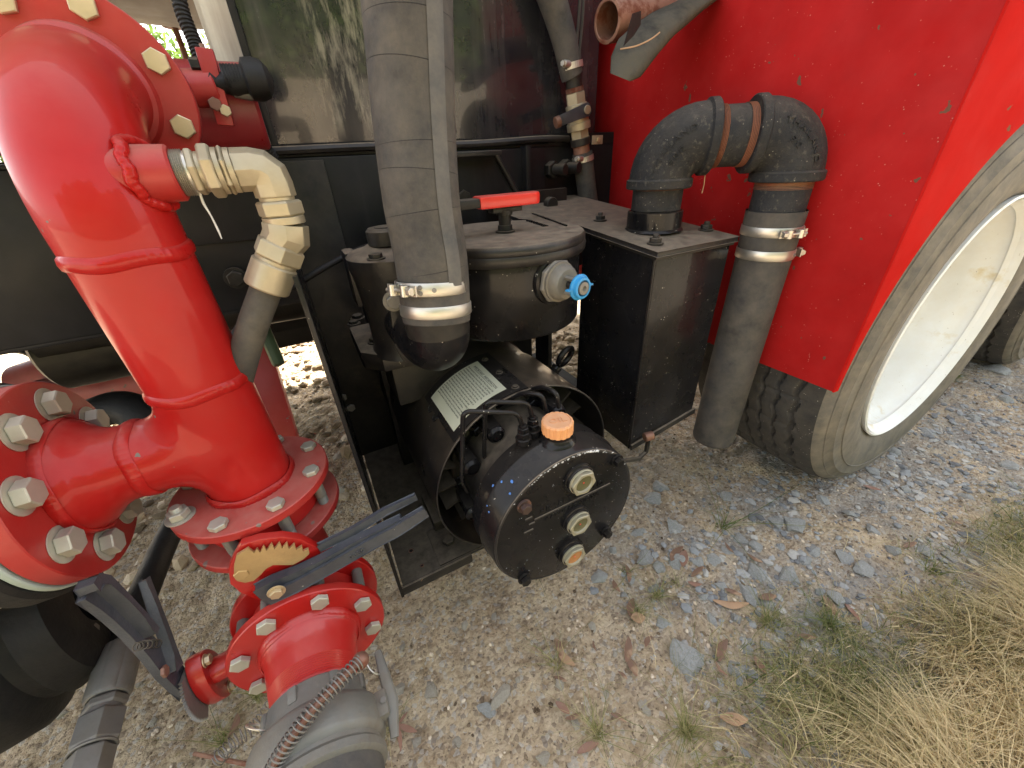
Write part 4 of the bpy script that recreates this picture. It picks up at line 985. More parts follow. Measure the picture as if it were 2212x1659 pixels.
# stem reaching out towards -Y
sc = AY(604, 1242, .430); sc = V((-.150, .425, .458))
mb = MB(); mb.cyl((sc.x, .475, sc.z), (sc.x, .432, sc.z), .020, seg=32); part('stem_tube', mb, M_redv, v1)
def P2(u, v, y): q = AY(u, v, y); return (q.x, q.z)
yp = .428
pl = [P2(*q, yp) for q in [(504, 1205), (520, 1178), (560, 1166), (610, 1160), (650, 1165), (690, 1185), (700, 1215), (690, 1250), (640, 1285), (600, 1300), (560, 1298), (520, 1282), (497, 1262), (493, 1232)]]
mb = MB(); mb.prism(pl, (0, yp, 0), (1, 0, 0), (0, 0, 1), -.012); part('mounting_plate', mb, M_redv, v1, bevel=.002)
yt = .424
out = [(512, 1195), (537, 1180)]
tq = [(537, 1180), (549, 1190), (556, 1182), (562, 1190), (570, 1175), (576, 1186), (587, 1170), (593, 1182), (604, 1168), (609, 1181), (620, 1168), (624, 1182), (636, 1171), (639, 1184), (652, 1176), (654, 1187), (666, 1182), (668, 1192)]
base = [(668, 1192), (655, 1204), (632, 1216), (612, 1216), (590, 1216), (575, 1224), (562, 1238), (548, 1250), (530, 1254), (512, 1250), (506, 1238), (506, 1218)]
poly = [P2(*q, yt) for q in [(512, 1195)] + tq + base]
poly2 = []
for q in poly:
    if not poly2 or (V(q) - V(poly2[-1])).length > 1e-5: poly2.append(q)
mb = MB(); mb.prism(poly2, (0, yt, 0), (1, 0, 0), (0, 0, 1), .0035); part('toothed_quadrant', mb, M_teeth, v1, smooth=0)
bolt(AY(522, 1238, yt - .001), (0, -1, 0), v1, .0085, .004, M_teeth)
def strap(pts, y, wid, th, m, name, parent, axis='y', bev=.0015):
    """flat bar through image points on the plane y (or x) = const, width list in metres"""
    P = [AY(u, v, y) if axis == 'y' else AX(u, v, y) for u, v in pts]; n = len(P); A = []; B = []
    nrm = V((0, -1, 0)) if axis == 'y' else V((1, 0, 0))
    for i in range(n):
        T = (P[min(i + 1, n - 1)] - P[max(i - 1, 0)]).normalized(); S = T.cross(nrm).normalized(); w_ = wid[i] if isinstance(wid, list) else wid
        A.append(P[i] + S * w_ / 2); B.append(P[i] - S * w_ / 2)
    ring = A + B[::-1]; k = len(ring); vs = ring + [q + nrm * th for q in ring]; fs = []
    for i in range(n - 1):
        a, b, c, d = i, i + 1, k - 2 - i, k - 1 - i; fs.append((a, b, c, d)); fs.append((k + d, k + c, k + b, k + a))
    for i in range(k): fs.append((i, (i + 1) % k, k + (i + 1) % k, k + i))
    mb = MB(); mb.add(vs, fs); return part(name, mb, m, parent, smooth=20, bevel=bev)
M_lever = mat('lever_blue_black', (.030, .034, .045), .45, var=.3, film=.35, dustcol=(.16, .15, .14), chips=.05, chipcol=(.20, .10, .06), bump=.5, bscale=130, speck=.3)
M_leverg = mat('lever_worn_grey', (.045, .05, .06), .5, var=.3, film=.35, dustcol=(.22, .21, .2), bump=.5, bscale=130, speck=.4)
strap([(566, 1276), (600, 1258), (650, 1236), (700, 1212), (770, 1174), (830, 1142), (868, 1118)], .421, [.034, .034, .030, .029, .030, .026, .016], .012, M_lever, 'lever_arm', v1)
strap([(580, 1285), (640, 1258), (720, 1214), (800, 1168), (850, 1143), (880, 1124), (916, 1101)], .4115, [.018, .018, .018, .018, .019, .019, .016], .008, M_lever, 'lever_grip', v1)
strap([(690, 1178), (760, 1145), (830, 1102), (896, 1070)], .431, [.010, .012, .010, .008], .006, M_lever, 'latch_trigger', v1)
bolt(AY(597, 1278, .4032), (0, -1, 0), v1, .0078, .005, M_zinc, washer=.001)
vs, fs = text_mesh('0880', .011, .0006)
a = AY(770, 1195, .4025); d = (AY(840, 1156, .4025) - a).normalized(); up = d.cross(V((0, 1, 0))) * -1
mb = MB(); mb.add([a + d * q.x + up * (q.y - .003) + V((0, -1, 0)) * q.z for q in vs], fs); part('cast_number', mb, M_leverg, v1, smooth=0)

el = thing('outlet_elbow', (AXx, AXy, .38), 'short red elbow between the upper valve and the outlet valve', 'pipe')
CX, CZ = -.145, .321
mb = MB(); P = [V((AXx, AXy, .452)), V((AXx, AXy, .43))] + [V((AXx + (CX - AXx) * math.sin(R(a)), AXy - .07 + .07 * math.cos(R(a)), .40 - .079 * math.sin(R(a)))) for a in range(0, 91, 10)] + [V((CX, .462, CZ))]
mb.tube(P, .052, 48); part('elbow_tube', mb, M_redd, el, smooth=60)
f = rim_flange((CX, .452, CZ), (0, -1, 0), .1, .013, .05, 8, 25, (1, 0, 0), .084, .010, .008, M_redv, el, skip=tuple(range(8)), name='rear_flange')

ov = thing('outlet_butterfly_valve', (CX, .43, CZ), 'red outlet valve with a small side flange and open black lever', 'valve')
mb = MB(); mb.lathe((CX, .408, CZ), (0, 1, 0), [(0, .05), (0, .072), (.003, .0745), (.041, .0745), (.044, .072), (.044, .05)], 72); part('valve_body', mb, M_redv, ov)
for p in ring_pts((CX, .40, CZ), (0, 1, 0), .084, 8, 157.5, (-1, 0, 0)):
    mb = MB(); mb.cyl(p, p + V((0, .075, 0)), .0078, seg=18); part('through_bolt', mb, M_galv, ov)
s0 = V((CX - .06, .430, CZ - .003)); s1 = V((-.272, .430, .312))
mb = MB(); mb.cyl(s0, s1, .0165, seg=32); part('stem_tube', mb, M_redv, ov)
mb = MB(); n = 40; o2 = []
for k in range(n):
    a = math.tau * k / n; o2.append((.026 * math.cos(a), .051 * math.sin(a) * (1 - .12 * abs(math.cos(a)))))
mb.prism(o2, (-.288, .430, .304), (0, 1, 0), (0, .0, 1), .018); part('side_flange', mb, M_redv, ov, bevel=.0025)
bolt((-.270, .428, .342), (1, 0, 0), ov, .0065, .006, M_zinc, washer=.0012); bolt((-.270, .430, .264), (1, 0, 0), ov, .0065, .006, M_zinc, washer=.0012)
mb = MB(); n = 44; pp = []
for k in range(n):
    a = R(122 + 100 * k / n); r_ = .053 if k % 2 else .049; pp.append((r_ * math.cos(a), r_ * math.sin(a) * 1.02))
pp += [(.02, -.02), (.02, .03)]
mb.prism(pp, (-.2925, .436, .306), (0, 1, 0), (0, 0, 1), .0035); part('toothed_quadrant', mb, M_galv, ov, smooth=0)
xl = -.302
M_lever2 = M_lever
strap([(392, 1496), (372, 1470), (345, 1440), (310, 1405), (270, 1365), (230, 1330), (200, 1306), (170, 1287)], xl, [.020, .027, .030, .021, .017, .015, .015, .015], .008, M_lever2, 'lever_arm', ov, 'x')
strap([(167, 1283), (176, 1268), (196, 1270), (235, 1305), (275, 1345), (305, 1378)], xl + .004, [.010, .012, .010, .008, .008, .008], .016, M_lever2, 'lever_return', ov, 'x')
strap([(303, 1256), (322, 1310), (345, 1370), (362, 1418), (372, 1448)], xl + .008, [.008, .011, .012, .013, .016], .008, M_leverg, 'latch_trigger', ov, 'x')
mb = MB(); mb.helix([AX(292, 1398, xl + .012), AX(318, 1392, xl + .012), AX(345, 1390, xl + .012)], .0042, .0008, 6); part('return_spring', mb, M_blackm, ov)
bolt(AX(352, 1452, xl + .012), (1, 0, 0), ov, .007, .004, M_rusty)

st = thing('threaded_outlet', (CX, .396, CZ), 'bright red front flange with eight pale bolts and a threaded pipe stub', 'flange')
f = rim_flange((CX, .396, CZ), (0, -1, 0), .1, .012, .05, 8, 22.5, (1, 0, 0), .084, .0122, .0075, M_redv, st, bm_=M_boltw)
mb = MB(); mb.lathe((CX, .396, CZ), (0, -1, 0), [(0, .066), (.004, .0655), (.009, .061), (.013, .0585), (.030, .0560), (.052, .0530)] + [(.052 + .0026 * k + d, .0528 - .0016 * (d > 0) - .0004 * k) for k in range(9) for d in (0, .0014)] + [(.080, .046), (.080, .04)], 96)
part('threaded_stub', mb, M_redv, st, smooth=35); weld((CX, .391, CZ), (0, 1, 0), .062, .003, parent=st, m=M_redv)

cp = thing('hose_coupling', (CX, .28, CZ), 'dusty grey aluminium hose coupling screwed on the red stub at the bottom', 'coupling')
mb = MB(); y0 = .317
mb.lathe((CX, y0, CZ), (0, -1, 0), [(0, .045), (0, .0535), (.002, .0555), (.028, .060), (.030, .062), (.034, .0685), (.040, .0715), (.066, .0725), (.070, .071), (.074, .066), (.078, .066), (.082, .0695), (.090, .0695), (.093, .065), (.093, .05)], 96); part('coupling_body', mb, M_alu, cp)
mb = MB(); mb.lathe((CX, y0 - .088, CZ), (0, -1, 0), [(0, .05), (.0, .0635), (.012, .064), (.09, .063), (.09, 0)], 72); part('hose_end', mb, M_rubber, cp)
for k in range(8):
    a = R(45 * k + 10); c = V((CX + .0575 * math.cos(a), y0 - .012, CZ + .0575 * math.sin(a))); X = V((math.cos(a), 0, math.sin(a)))
    mb = MB(); mb.box(c, (.006, .018, .010), (X, V((0, 1, 0)), X.cross(V((0, 1, 0))))); part('grip_lug', mb, M_alu, cp, bevel=.002)
# cam arm on the right with its pull ring
ca = CX + .070
mb = MB(); mb.box((ca + .004, y0 - .050, CZ + .0), (.016, .030, .034)); part('arm_lug', mb, M_alu, cp, bevel=.004)
mb = MB(); mb.tube([(ca + .012, y0 + .012, CZ + .012), (ca + .014, y0 - .02, CZ + .012), (ca + .016, y0 - .052, CZ + .008), (ca + .010, y0 - .085, CZ + .0)], [.003, .0042, .005, .003], 8, flat=1.6); part('cam_arm', mb, M_alu, cp)
mb = MB(); mb.torus((ca + .006, y0 - .004, CZ + .016), (.8, .1, .5), .014, .0011, 40, 6); part('pull_ring', mb, M_stain, cp)
bolt((ca + .008, y0 - .050, CZ + .018), (0, 0, 1), cp, .004, .002, M_galv, name='pin')
mb = MB(); mb.torus(AD(560, 1572, .43), (.5, .6, .3), .014, .0011, 40, 6); part('pull_ring', mb, M_stain, cp)

def spring(pts, r, label, turns, core=True, wire=.00085):
    t = thing('coil_spring_cable', pts[0], label, 'spring')
    mb = MB(); mb.helix(pts, r, wire, turns); part('coil', mb, M_galv, t)
    if core:
        mb = MB(); mb.tube(pts, r * .5, 10, smooth=8); part('inner_cable', mb, M_rusty, t)
    return t
t = spring([AD(778, 1428, .445), AD(735, 1470, .425), AD(688, 1520, .405), AD(640, 1580, .392), AD(600, 1640, .385), AD(570, 1700, .380)], .0078, 'long thin coil spring over a cable crossing in front of the grey coupling', 28)
mb = MB(); mb.sphere(AD(779, 1427, .447), .0095, 16, 10); part('end_knob', mb, M_rusty, t)
spring([AD(600, 1500, .56), AD(560, 1560, .53), AD(510, 1600, .51), AD(470, 1640, .50)], .009, 'second darker coil spring lying in the grass beside the coupling', 14, False)
mb = MB(); mb.tube([AD(420, 1628, .60), AD(480, 1640, .56), AD(560, 1655, .52), AD(640, 1662, .49)], .0028, 8, smooth=6); solo('steel_rod', mb, M_rusty, 'thin bent steel rod lying at the bottom edge', 'rod')

# ================================================================== LEFT HAND BLACK VALVE / HOSE
lb = thing('left_rubber_coupling', (-.40, .55, .5), 'big black ribbed coupling with pale green gasket bolted to the left red flange', 'coupling')
L0 = V((AXx - .1745, AXy, bz))
mb = MB(); disc_plate(mb, L0, (1, 0, 0), .1195, .007, .05); part('green_gasket', mb, M_gask, lb)
mb = MB(); mb.lathe(L0 + V((-.0075, 0, 0)), (-1, 0, 0), [(0, .05), (0, .121), (.004, .125), (.022, .125), (.027, .118), (.028, .05)], 96); part('rubber_ring', mb, M_rubberd, lb)
mb = MB(); mb.lathe(L0 + V((-.036, 0, 0)), (-1, 0, 0), [(0, .05), (0, .1175), (.012, .1175), (.012, .05)], 96); part('pale_band', mb, M_cream, lb)
mb = MB(); mb.lathe(L0 + V((-.0485, .0, 0)), (-1, 0, 0), [(0, .05), (0, .12), (.02, .10), (.06, .10), (.08, .12), (.2, .13), (.2, 0)], 96); part('hub', mb, M_rubberd, lb)
hd = thing('hose_drum', (-.60, .66, .30), 'large round black rubber hose end at the bottom left corner', 'hose')
mb = MB(); cD = V((-.52, .62, .34)); mb.lathe(cD, (-.93, -.2, .0), [(-.07, .04), (-.07, .085), (-.06, .105), (-.03, .118), (-.022, .112), (-.012, .112), (0, .135), (.012, .142), (.05, .142), (.06, .132), (.20, .130), (.2, 0)], 96); part('drum', mb, M_rubberd, hd, smooth=40)
p = AD(98, 1440, .60); mb = MB(); mb.cyl(p + V((-.02, .0, .0)), p + V((.012, -.01, 0)), .022, .018); part('moulded_lug', mb, M_rubberd, hd)
bolt(AD(190, 1365, .58), (1, 0, 0), hd, .009, .01, M_galv)

ch = thing('crimped_hose', (-.43, .6, .26), 'dirty black hydraulic hose with grey crimped ferrule and hex nuts at lower left', 'hose')
mb = MB(); P = [AD(425, 1040, .98), AD(400, 1090, .90), AD(358, 1170, .80), AD(315, 1270, .70), AD(275, 1365, .635), AD(262, 1400, .61)]; mb.tube(P, .0225, 28, smooth=6); part('hose_tube', mb, M_rubberd, ch)
A_ = AD(262, 1402, .60); B_ = AD(232, 1508, .548); d_ = (B_ - A_); Lc = d_.length; d_.normalize()
mb = MB(); mb.lathe(A_, d_, [(-.004, .02), (-.004, .023), (.006, .0265), (Lc - .004, .0265), (Lc, .025), (Lc, 0)], 64, wob=lambda i, k: 1 - .035 * (k % 8 == 0)); part('crimp_ferrule', mb, M_galv, ch, smooth=25)
q = B_; mb = MB(); mb.torus(q, d_, .0220, .0026, 40, 8); part('ring', mb, M_galv, ch)
mb = MB(); mb.hexa(q + d_ * .003, q + d_ * .016, .0245, .2, rot=.2); part('hex_nut', mb, M_galv, ch, smooth=0, bevel=.001)
mb = MB(); mb.cyl(q + d_ * .016, q + d_ * .022, .020); part('collar', mb, M_galv, ch)
mb = MB(); mb.hexa(q + d_ * .022, q + d_ * .062, .0275, .2, rot=.5); part('hex_nut', mb, M_galv, ch, smooth=0, bevel=.001)
mb = MB(); mb.torus(q + d_ * .063, d_, .0235, .0018, 40, 6); part('ring', mb, M_galv, ch)
mb = MB(); mb.hexa(q + d_ * .064, q + d_ * .12, .0245, .2, rot=.1); part('hex_nut', mb, M_galv, ch, smooth=0, bevel=.001)
# ================================================================== SKID / MOUNTING FRAME
sk = thing('pump_skid', (.06, .55, .16), 'black steel mounting frame with upright angle bar and drilled base plate under the pump', 'frame')
zb = .183
mb = MB(); mb.box2((-.012, .512, zb - .006), (.34, 1.02, zb)); bp_ = part('base_plate', mb, M_blackm, sk, bevel=.002)
mb = MB(); mb.box2((-.020, .506, zb - .022), (.135, .5115, zb + .001)); part('front_lip', mb, M_blackw, sk, bevel=.002)
mb = MB(); mb.box2((-.0185, .51, zb - .03), (-.0155, 1.0, .30)); mb.box2((-.0185, .53, .30), (-.0155, 1.0, .80)); part('side_plate', mb, M_black, sk)
mb = MB(); mb.prism([(-.0205, .502), (-.0145, .502), (-.0145, .511), (-.0205, .511)], (0, 0, zb - .02), (1, 0, 0), (0, 1, 0), .635); part('upright_bar', mb, M_black, sk, bevel=.0015)
mb = MB(); mb.box2((.08, .86, .18), (.50, .90, .64)); mb.box2((.08, .97, .15), (.52, .985, .64)); part('back_plate', mb, M_rail, sk, bevel=.003)
mb = MB(); mb.box2((-.032, .968, .18), (.085, .976, .92)); part('drop_plate', mb, M_blackm, sk, bevel=.002)
for (u, v) in ((740, 858), (758, 880)): 
    p = AY(u, v, .9675); bolt(p, (0, -1, 0), sk, .011, .006, M_galv)
for (u, v, r) in ((872, 1142, .003), (888, 1190, .0045), (912, 1222, .003), (848, 1128, .003)):
    p = AZ(u, v, zb); mb = MB(); mb.torus(p + V((0, 0, .0005)), (0, 0, 1), r, .0009, 24, 6); part('drilled_hole', mb, M_rusty, bp_)
    mb = MB(); mb.cyl(p + V((0, 0, -.001)), p + V((0, 0, .0007)), r * .95, seg=24, bev=0); part('drilled_hole', mb, M_rubberd, bp_)
p = AZ(968, 1165, zb + .012); p = V((p.x, p.y, zb)); bolt(p, (0, 0, 1), sk, .013, .010, M_blackm, washer=.004)
mb = MB(); mb.box2((p.x - .035, p.y - .045, zb), (p.x + .06, p.y + .05, zb + .004)); part('pump_foot_pad', mb, M_blackm, sk, bevel=.001)
mb = MB(); mb.box2((.085, .60, zb), (.13, .70, zb + .03)); part('pump_foot', mb, M_blackm, sk, bevel=.004)

# ================================================================== VACUUM PUMP
PX, PZ = .262, .385
pu = thing('vacuum_pump', (PX, .50, .2), 'black cylindrical vacuum pump with orange oil cap and three sight glasses', 'pump')
RS = .1825
def cylp(ang, y, r=RS): return V((PX + r * math.cos(R(ang)), y, PZ + r * math.sin(R(ang))))
# open ended sheet metal shroud (with real thickness), a slit wedge cut to the left rear
def shell(a0, a1, y0, y1, r, th=.002, seg=96):
    mb = MB(); prf = [(0, r - th), (0, r), (y1 - y0, r), (y1 - y0, r - th), (0, r - th)]
    mb.lathe((PX, y0, PZ), (0, 1, 0), prf, seg, a0, a1, hint=(1, 0, 0)); return mb
mb = MB(); n = 120; vs = []; 
def yback(a):   # rear edge of the shroud as it wraps down to the left
    if a < 100: return .650
    if a < 150: return .650 + (a - 100) / 50 * .105 * ((a - 100) / 50)
    return .755
for k in range(n + 1):
    a = -60 + 300 * k / n; 
    for (rr, yy) in ((RS, .476), (RS, yback(a)), (RS - .002, yback(a)), (RS - .002, .476)): vs.append(cylp(a, yy, rr))
fs = []
for k in range(n):
    for j in range(4): fs.append((k * 4 + j, k * 4 + (j + 1) % 4, k * 4 + 4 + (j + 1) % 4, k * 4 + 4 + j))
fs += [(0, 1, 2, 3), tuple(n * 4 + j for j in (3, 2, 1, 0))]
mb.add(vs, fs); shroud = part('shroud', mb, M_shroud, pu, smooth=45)
mb = MB(); mb.tube([cylp(a, .4755, RS - .001) for a in np.linspace(-60, 240, 90)], .0016, 8); part('shroud_rim', mb, M_blackw, pu)
mb = MB(); n = 20; vs = []
for k in range(n + 1):
    a = 88 + 49 * k / n
    for yy, rr in ((.479, RS + .0003), (.479, RS + .0018), (.640, RS + .0018), (.640, RS + .0003)): vs.append(cylp(a, yy, rr))
fs = [(k * 4 + j, k * 4 + (j + 1) % 4, k * 4 + 4 + (j + 1) % 4, k * 4 + 4 + j) for k in range(n) for j in range(4)] + [(0, 1, 2, 3), tuple(n * 4 + j for j in (3, 2, 1, 0))]
mb.add(vs, fs); part('lap_plate', mb, M_black, pu, smooth=30)
for y in (.614, .552, .491): bolt(cylp(93.5, y, RS + .0016), cylp(93.5, y, 1) - cylp(93.5, y, 0), pu, .0052, .003, M_blackm, washer=.0012, name='screw')
# the information label wrapped on the shroud
def onlab(s, y, h=0): return cylp(98.5 + s / .034 * 1.0 * 34.6 / 100 * 10, y, h)
aT, aB = 98.0, 133.5; yL, yR = .618, .496
mb = MB(); n = 20; vs = []
for k in range(n + 1):
    a = aT + (aB - aT) * k / n
    for yy, rr in ((yR, RS + .0019), (yR, RS + .0026), (yL, RS + .0026), (yL, RS + .0019)): vs.append(cylp(a, yy, rr))
fs = [(k * 4 + j, k * 4 + (j + 1) % 4, k * 4 + 4 + (j + 1) % 4, k * 4 + 4 + j) for k in range(n) for j in range(4)] + [(0, 1, 2, 3), tuple(n * 4 + j for j in (3, 2, 1, 0))]
mb.add(vs, fs); lab = part('information_label', mb, M_label, pu, smooth=30)
def label_text(body, size, top, align='LEFT', x0=.006, line=1.0, ex=.0001):
    """text laid on the label: x runs from yL to yR, down runs round the cylinder"""
    vs, fs = text_mesh(body, size, ex, align, 1.0, line)
    out = []
    for q in vs:
        y = (yL - x0 - q.x) if align == 'LEFT' else ((yL + yR) / 2 - q.x)
        a = aT + math.degrees((top - q.y) / RS); out.append(cylp(a, y, RS + .0028 + q.z))
    return out, fs
mb = MB(); mb.add(*label_text('IMPORTANT  INFORMATION', .0074, .0145, 'CENTER'))
part('label_heading', mb, M_ink, lab, smooth=0)
mb = MB(); n = 2; mb.add([cylp(aT + math.degrees(.0158 / RS), yL - .022, RS + .0029), cylp(aT + math.degrees(.0158 / RS), yR + .022, RS + .0029), cylp(aT + math.degrees(.0165 / RS), yR + .022, RS + .0029), cylp(aT + math.degrees(.0165 / RS), yL - .022, RS + .0029)], [(0, 1, 2, 3)]); part('heading_underline', mb, M_ink, lab, smooth=0)
body = ('Fill oil reservoir to level. Use SAE 40 Non Detergent Oil\nif ambient temperatures exceed 50 deg. Use SAE 30 Non\nDetergent Oil below 50 deg. Check oil level daily and fill\nas required. Drip rate per minute to be set before work.\n'
        'Check rotation before starting the pump. Do not run the\npump backwards for any length of time. Keep the vanes\nclean. Inspect the vanes each month and replace if worn.\nFlush pump with diesel or flushing oil once each week or\n'
        'after any liquid has entered the pump. Run with inlet\nopen for two minutes then close. Drain the secondary trap\nand final filter daily. Clean filter bowl and oil lines.\nLimit continuous vacuum as stated in the owners manual.\n'
        'Relief valve must be set before use. Do not exceed rated\nspeed or pressure of this pump. See manual for service')
mb = MB(); mb.add(*label_text(body, .0047, .0225, 'LEFT', .004, 1.18)); part('label_text', mb, M_ink, lab, smooth=0)
# drain holes in the shroud below the label
for (a, y, r) in ((137.6, .600, .0085), (138.5, .570, .0075)):
    mb = MB(); c = cylp(a, y, RS + .0006); nn = cylp(a, y, 1) - cylp(a, y, 0); mb.cyl(c - nn * .002, c, r, seg=28, bev=0); part('shroud_hole', mb, M_rubberd, pu)
    mb = MB(); mb.torus(c, nn, r, .0009, 28, 6); part('hole_edge', mb, M_black, pu)
# central housing behind the shroud
mb = MB(); mb.lathe((PX, .64, PZ), (0, 1, 0), [(0, 0), (0, .165), (.01, .176), (.12, .177), (.123, .180), (.14, .180), (.143, .177), (.27, .176), (.28, .182), (.31, .182), (.315, .15), (.34, .10), (.34, 0)], 80); part('pump_housing', mb, M_shroud, pu, smooth=40)
for k in range(10):
    a = 36 * k + 10; p = V((PX + .172 * math.cos(R(a)), .925, PZ + .172 * math.sin(R(a)))); bolt(p, (0, -1, 0), pu, .009, .006, M_blackm)
# inner face inside the shroud: end plate with cooling fins, bolts and lugs
mb = MB(); mb.lathe((PX, .535, PZ), (0, 1, 0), [(0, 0), (0, .125), (.006, .132), (.10, .132), (.10, .17), (.12, .17)], 72); part('end_plate', mb, M_blackm, pu, smooth=40)
for k in range(20):
    a = R(18 * k + 4); X = V((math.cos(a), 0, math.sin(a))); c = V((PX, .575, PZ)) + X * .150
    mb = MB(); mb.box(c, (.040, .10, .004), (X, V((0, 1, 0)), X.cross(V((0, 1, 0))))); part('cooling_fin', mb, M_blackm, pu)
for k in range(6):
    a = R(60 * k + 8); c = V((PX + .118 * math.cos(a), .534, PZ + .118 * math.sin(a))); bolt(c, (0, -1, 0), pu, .012, .009, M_black, washer=.003)
mb = MB(); mb.lathe((PX, .425, PZ), (0, 1, 0), [(0, .116), (.11, .116)], 48); part('bearing_neck', mb, M_blackm, pu)
for (a, r) in ((150, .128), (118, .13), (200, .128), (60, .13)):
    c = V((PX + r * math.cos(R(a)), .47, PZ + r * math.sin(R(a)))); mb = MB(); mb.box(c + V((0, .035, 0)), (.024, .06, .030)); mb.cyl(c, c + V((0, .01, 0)), .014, seg=20); part('casting_lug', mb, M_black, pu, bevel=.004)
# end cover
RC = .1365
mb = MB(); mb.lathe((PX, .345, PZ), (0, 1, 0), [(0, 0), (0, RC - .008), (.002, RC - .003), (.006, RC), (.040, RC + .0015), (.043, RC + .004), (.047, RC + .004), (.050, RC + .001), (.078, RC + .002), (.082, RC - .006), (.082, 0)], 128); cover = part('end_cover', mb, M_black, pu, smooth=40)
mb = MB(); mb.torus((PX, .3475, PZ), (0, 1, 0), RC - .004, .0022, 128, 8); part('worn_rim', mb, M_blackw, pu)
def fleck(ps, m, name):
    mb = MB()
    for (p, nn, r) in ps:
        X, Y, Z = basis_from(nn); k = 7; vs = [p + Z * .0006]
        for j in range(k):
            a = math.tau * j / k; q = r * random.uniform(.55, 1.2); vs.append(p + X * q * math.cos(a) * .8 + Y * q * math.sin(a) * 1.2)
        mb.add(vs, [(0, 1 + j, 1 + (j + 1) % k) for j in range(k)])
    return part(name, mb, m, pu, smooth=0)
def oncov(u, v, r=RC):
    # where a sight line meets the cover's cylindrical side
    d = ray(u, v); ox, oz = -PX, CAMH - PZ; A = d.x ** 2 + d.z ** 2; B = 2 * (ox * d.x + oz * d.z); Q = ox * ox + oz * oz - r * r; D = B * B - 4 * A * Q
    t = (-B - math.sqrt(max(D, 0))) / 2 / A; p = C0 + d * t; return p, V((p.x - PX, 0, p.z - PZ)).normalized()
ps = [(*oncov(u, v, RC + .0025), r) for u, v, r in ((1065, 1050, .0032), (1083, 1040, .0028), (1105, 1040, .0032), (1101, 1066, .0024), (1052, 1092, .002), (1056, 1106, .002), (1165, 937, .003), (1160, 944, .002))]
fleck(ps, M_bluefleck, 'blue_paint_fleck')
ps = []
for k in range(60):
    a = random.gauss(88, 26); r_ = RC - .0035 + random.uniform(-.002, .001); ps.append((V((PX + r_ * math.cos(R(a)), .3450, PZ + r_ * math.sin(R(a)))), V((0, -1, 0)), random.uniform(.0006, .0022)))
for k in range(8):
    a = random.gauss(72, 2.5); r_ = RC - .003; ps.append((V((PX + r_ * math.cos(R(a)), .3448, PZ + r_ * math.sin(R(a)))), V((0, -1, .5)), random.uniform(.0015, .003)))
for k in range(70): 
    a = random.uniform(0, 360); r_ = RC * math.sqrt(random.random()) * .93; ps.append((V((PX + r_ * math.cos(R(a)), .3448, PZ + r_ * math.sin(R(a)))), V((0, -1, 0)), random.uniform(.0003, .0007)))
fleck(ps, M_whitefleck, 'bare_metal_fleck')
yc = .345
for (x, z, oil) in ((.2765, .4715, M_sight), (.2750, .379, M_sight), (.2675, .300, M_amber)):
    s = bpy.data.objects.new('sight_glass', None); link(s, pu, Matrix.Translation((x, yc, z)))
    mb = MB(); mb.lathe((x, yc, z), (0, -1, 0), [(0, .0265), (.004, .0265), (.005, .0245), (.0075, .0245), (.009, .024), (.010, .021)], 40); part('black_collar', mb, M_black, s)
    mb = MB(); mb.lathe((x, yc - .009, z), (0, -1, 0), [(0, .0225), (.003, .0225), (.004, .0215)], 40); part('washer', mb, M_sightb, s)
    mb = MB(); n6 = 6; vs = []; fs = []
    for t, ro, flat in ((.003, .0225, 0), (.0085, .0225, 0), (.0095, .0215, 0), (.0095, .0158, 1), (.006, .0148, 1)):
        for k in range(36):
            a = math.tau * k / 36; h = (math.pi / 6); rr = ro if flat else ro * math.cos(h) / math.cos(((a + .2) % (2 * h)) - h); vs.append(V((x + rr * math.cos(a), yc - .009 - t, z + rr * math.sin(a))))
    for i in range(4):
        for k in range(36): fs.append((i * 36 + k, i * 36 + (k + 1) % 36, (i + 1) * 36 + (k + 1) % 36, (i + 1) * 36 + k))
    mb.add(vs, fs); part('hex_bezel', mb, M_sightb, s, smooth=25)
    mb = MB(); mb.cyl((x, yc, z), (x, yc - .0152, z), .0152, seg=36, bev=0); part('glass', mb, oil, s)
    mb = MB(); c = V((x, yc - .0154, z + .001)); mb.cyl(c, c + V((0, -.0003, 0)), .0014, seg=12, bev=0); part('red_dot', mb, M_redgrip, s)
for (x, z, m) in ((.3535, .4715, M_black), (.1795, .4645, M_rustd), (.3475, .300, M_black), (.1735, .293, M_black)):
    bolt((x, yc, z), (0, -1, 0), pu, .0085, .008, m, washer=.004, name='cover_bolt')
# raised casting letters on the cover
def cover_text(body, size, x, z, ext=.0012, sp=1.0):
    vs, fs = text_mesh(body, size, ext, 'CENTER', sp); mb = MB(); mb.add([V((x + q.x, yc - .0004 - q.z, z + q.y)) for q in vs], fs); return mb
part('cast_letters', cover_text('FRUITLAND', .0165, .268, .4290, sp=1.55), M_black, pu, smooth=0)
part('cast_letters', cover_text('MANUFACTURING', .0105, .270, .4085, sp=1.3), M_black, pu, smooth=0)
mb = MB(); mb.box2((.197, yc - .0022, .4215), (.345, yc, .4245)); part('cast_bar', mb, M_blackw, pu, bevel=.0006)
mb = MB(); mb.box((.187, yc - .001, .432), (.012, .002, .003)); mb.box((.192, yc - .001, .418), (.010, .002, .002)); mb.box((.186, yc - .001, .404), (.016, .002, .0025)); part('cast_mark', mb, M_blackw, pu)
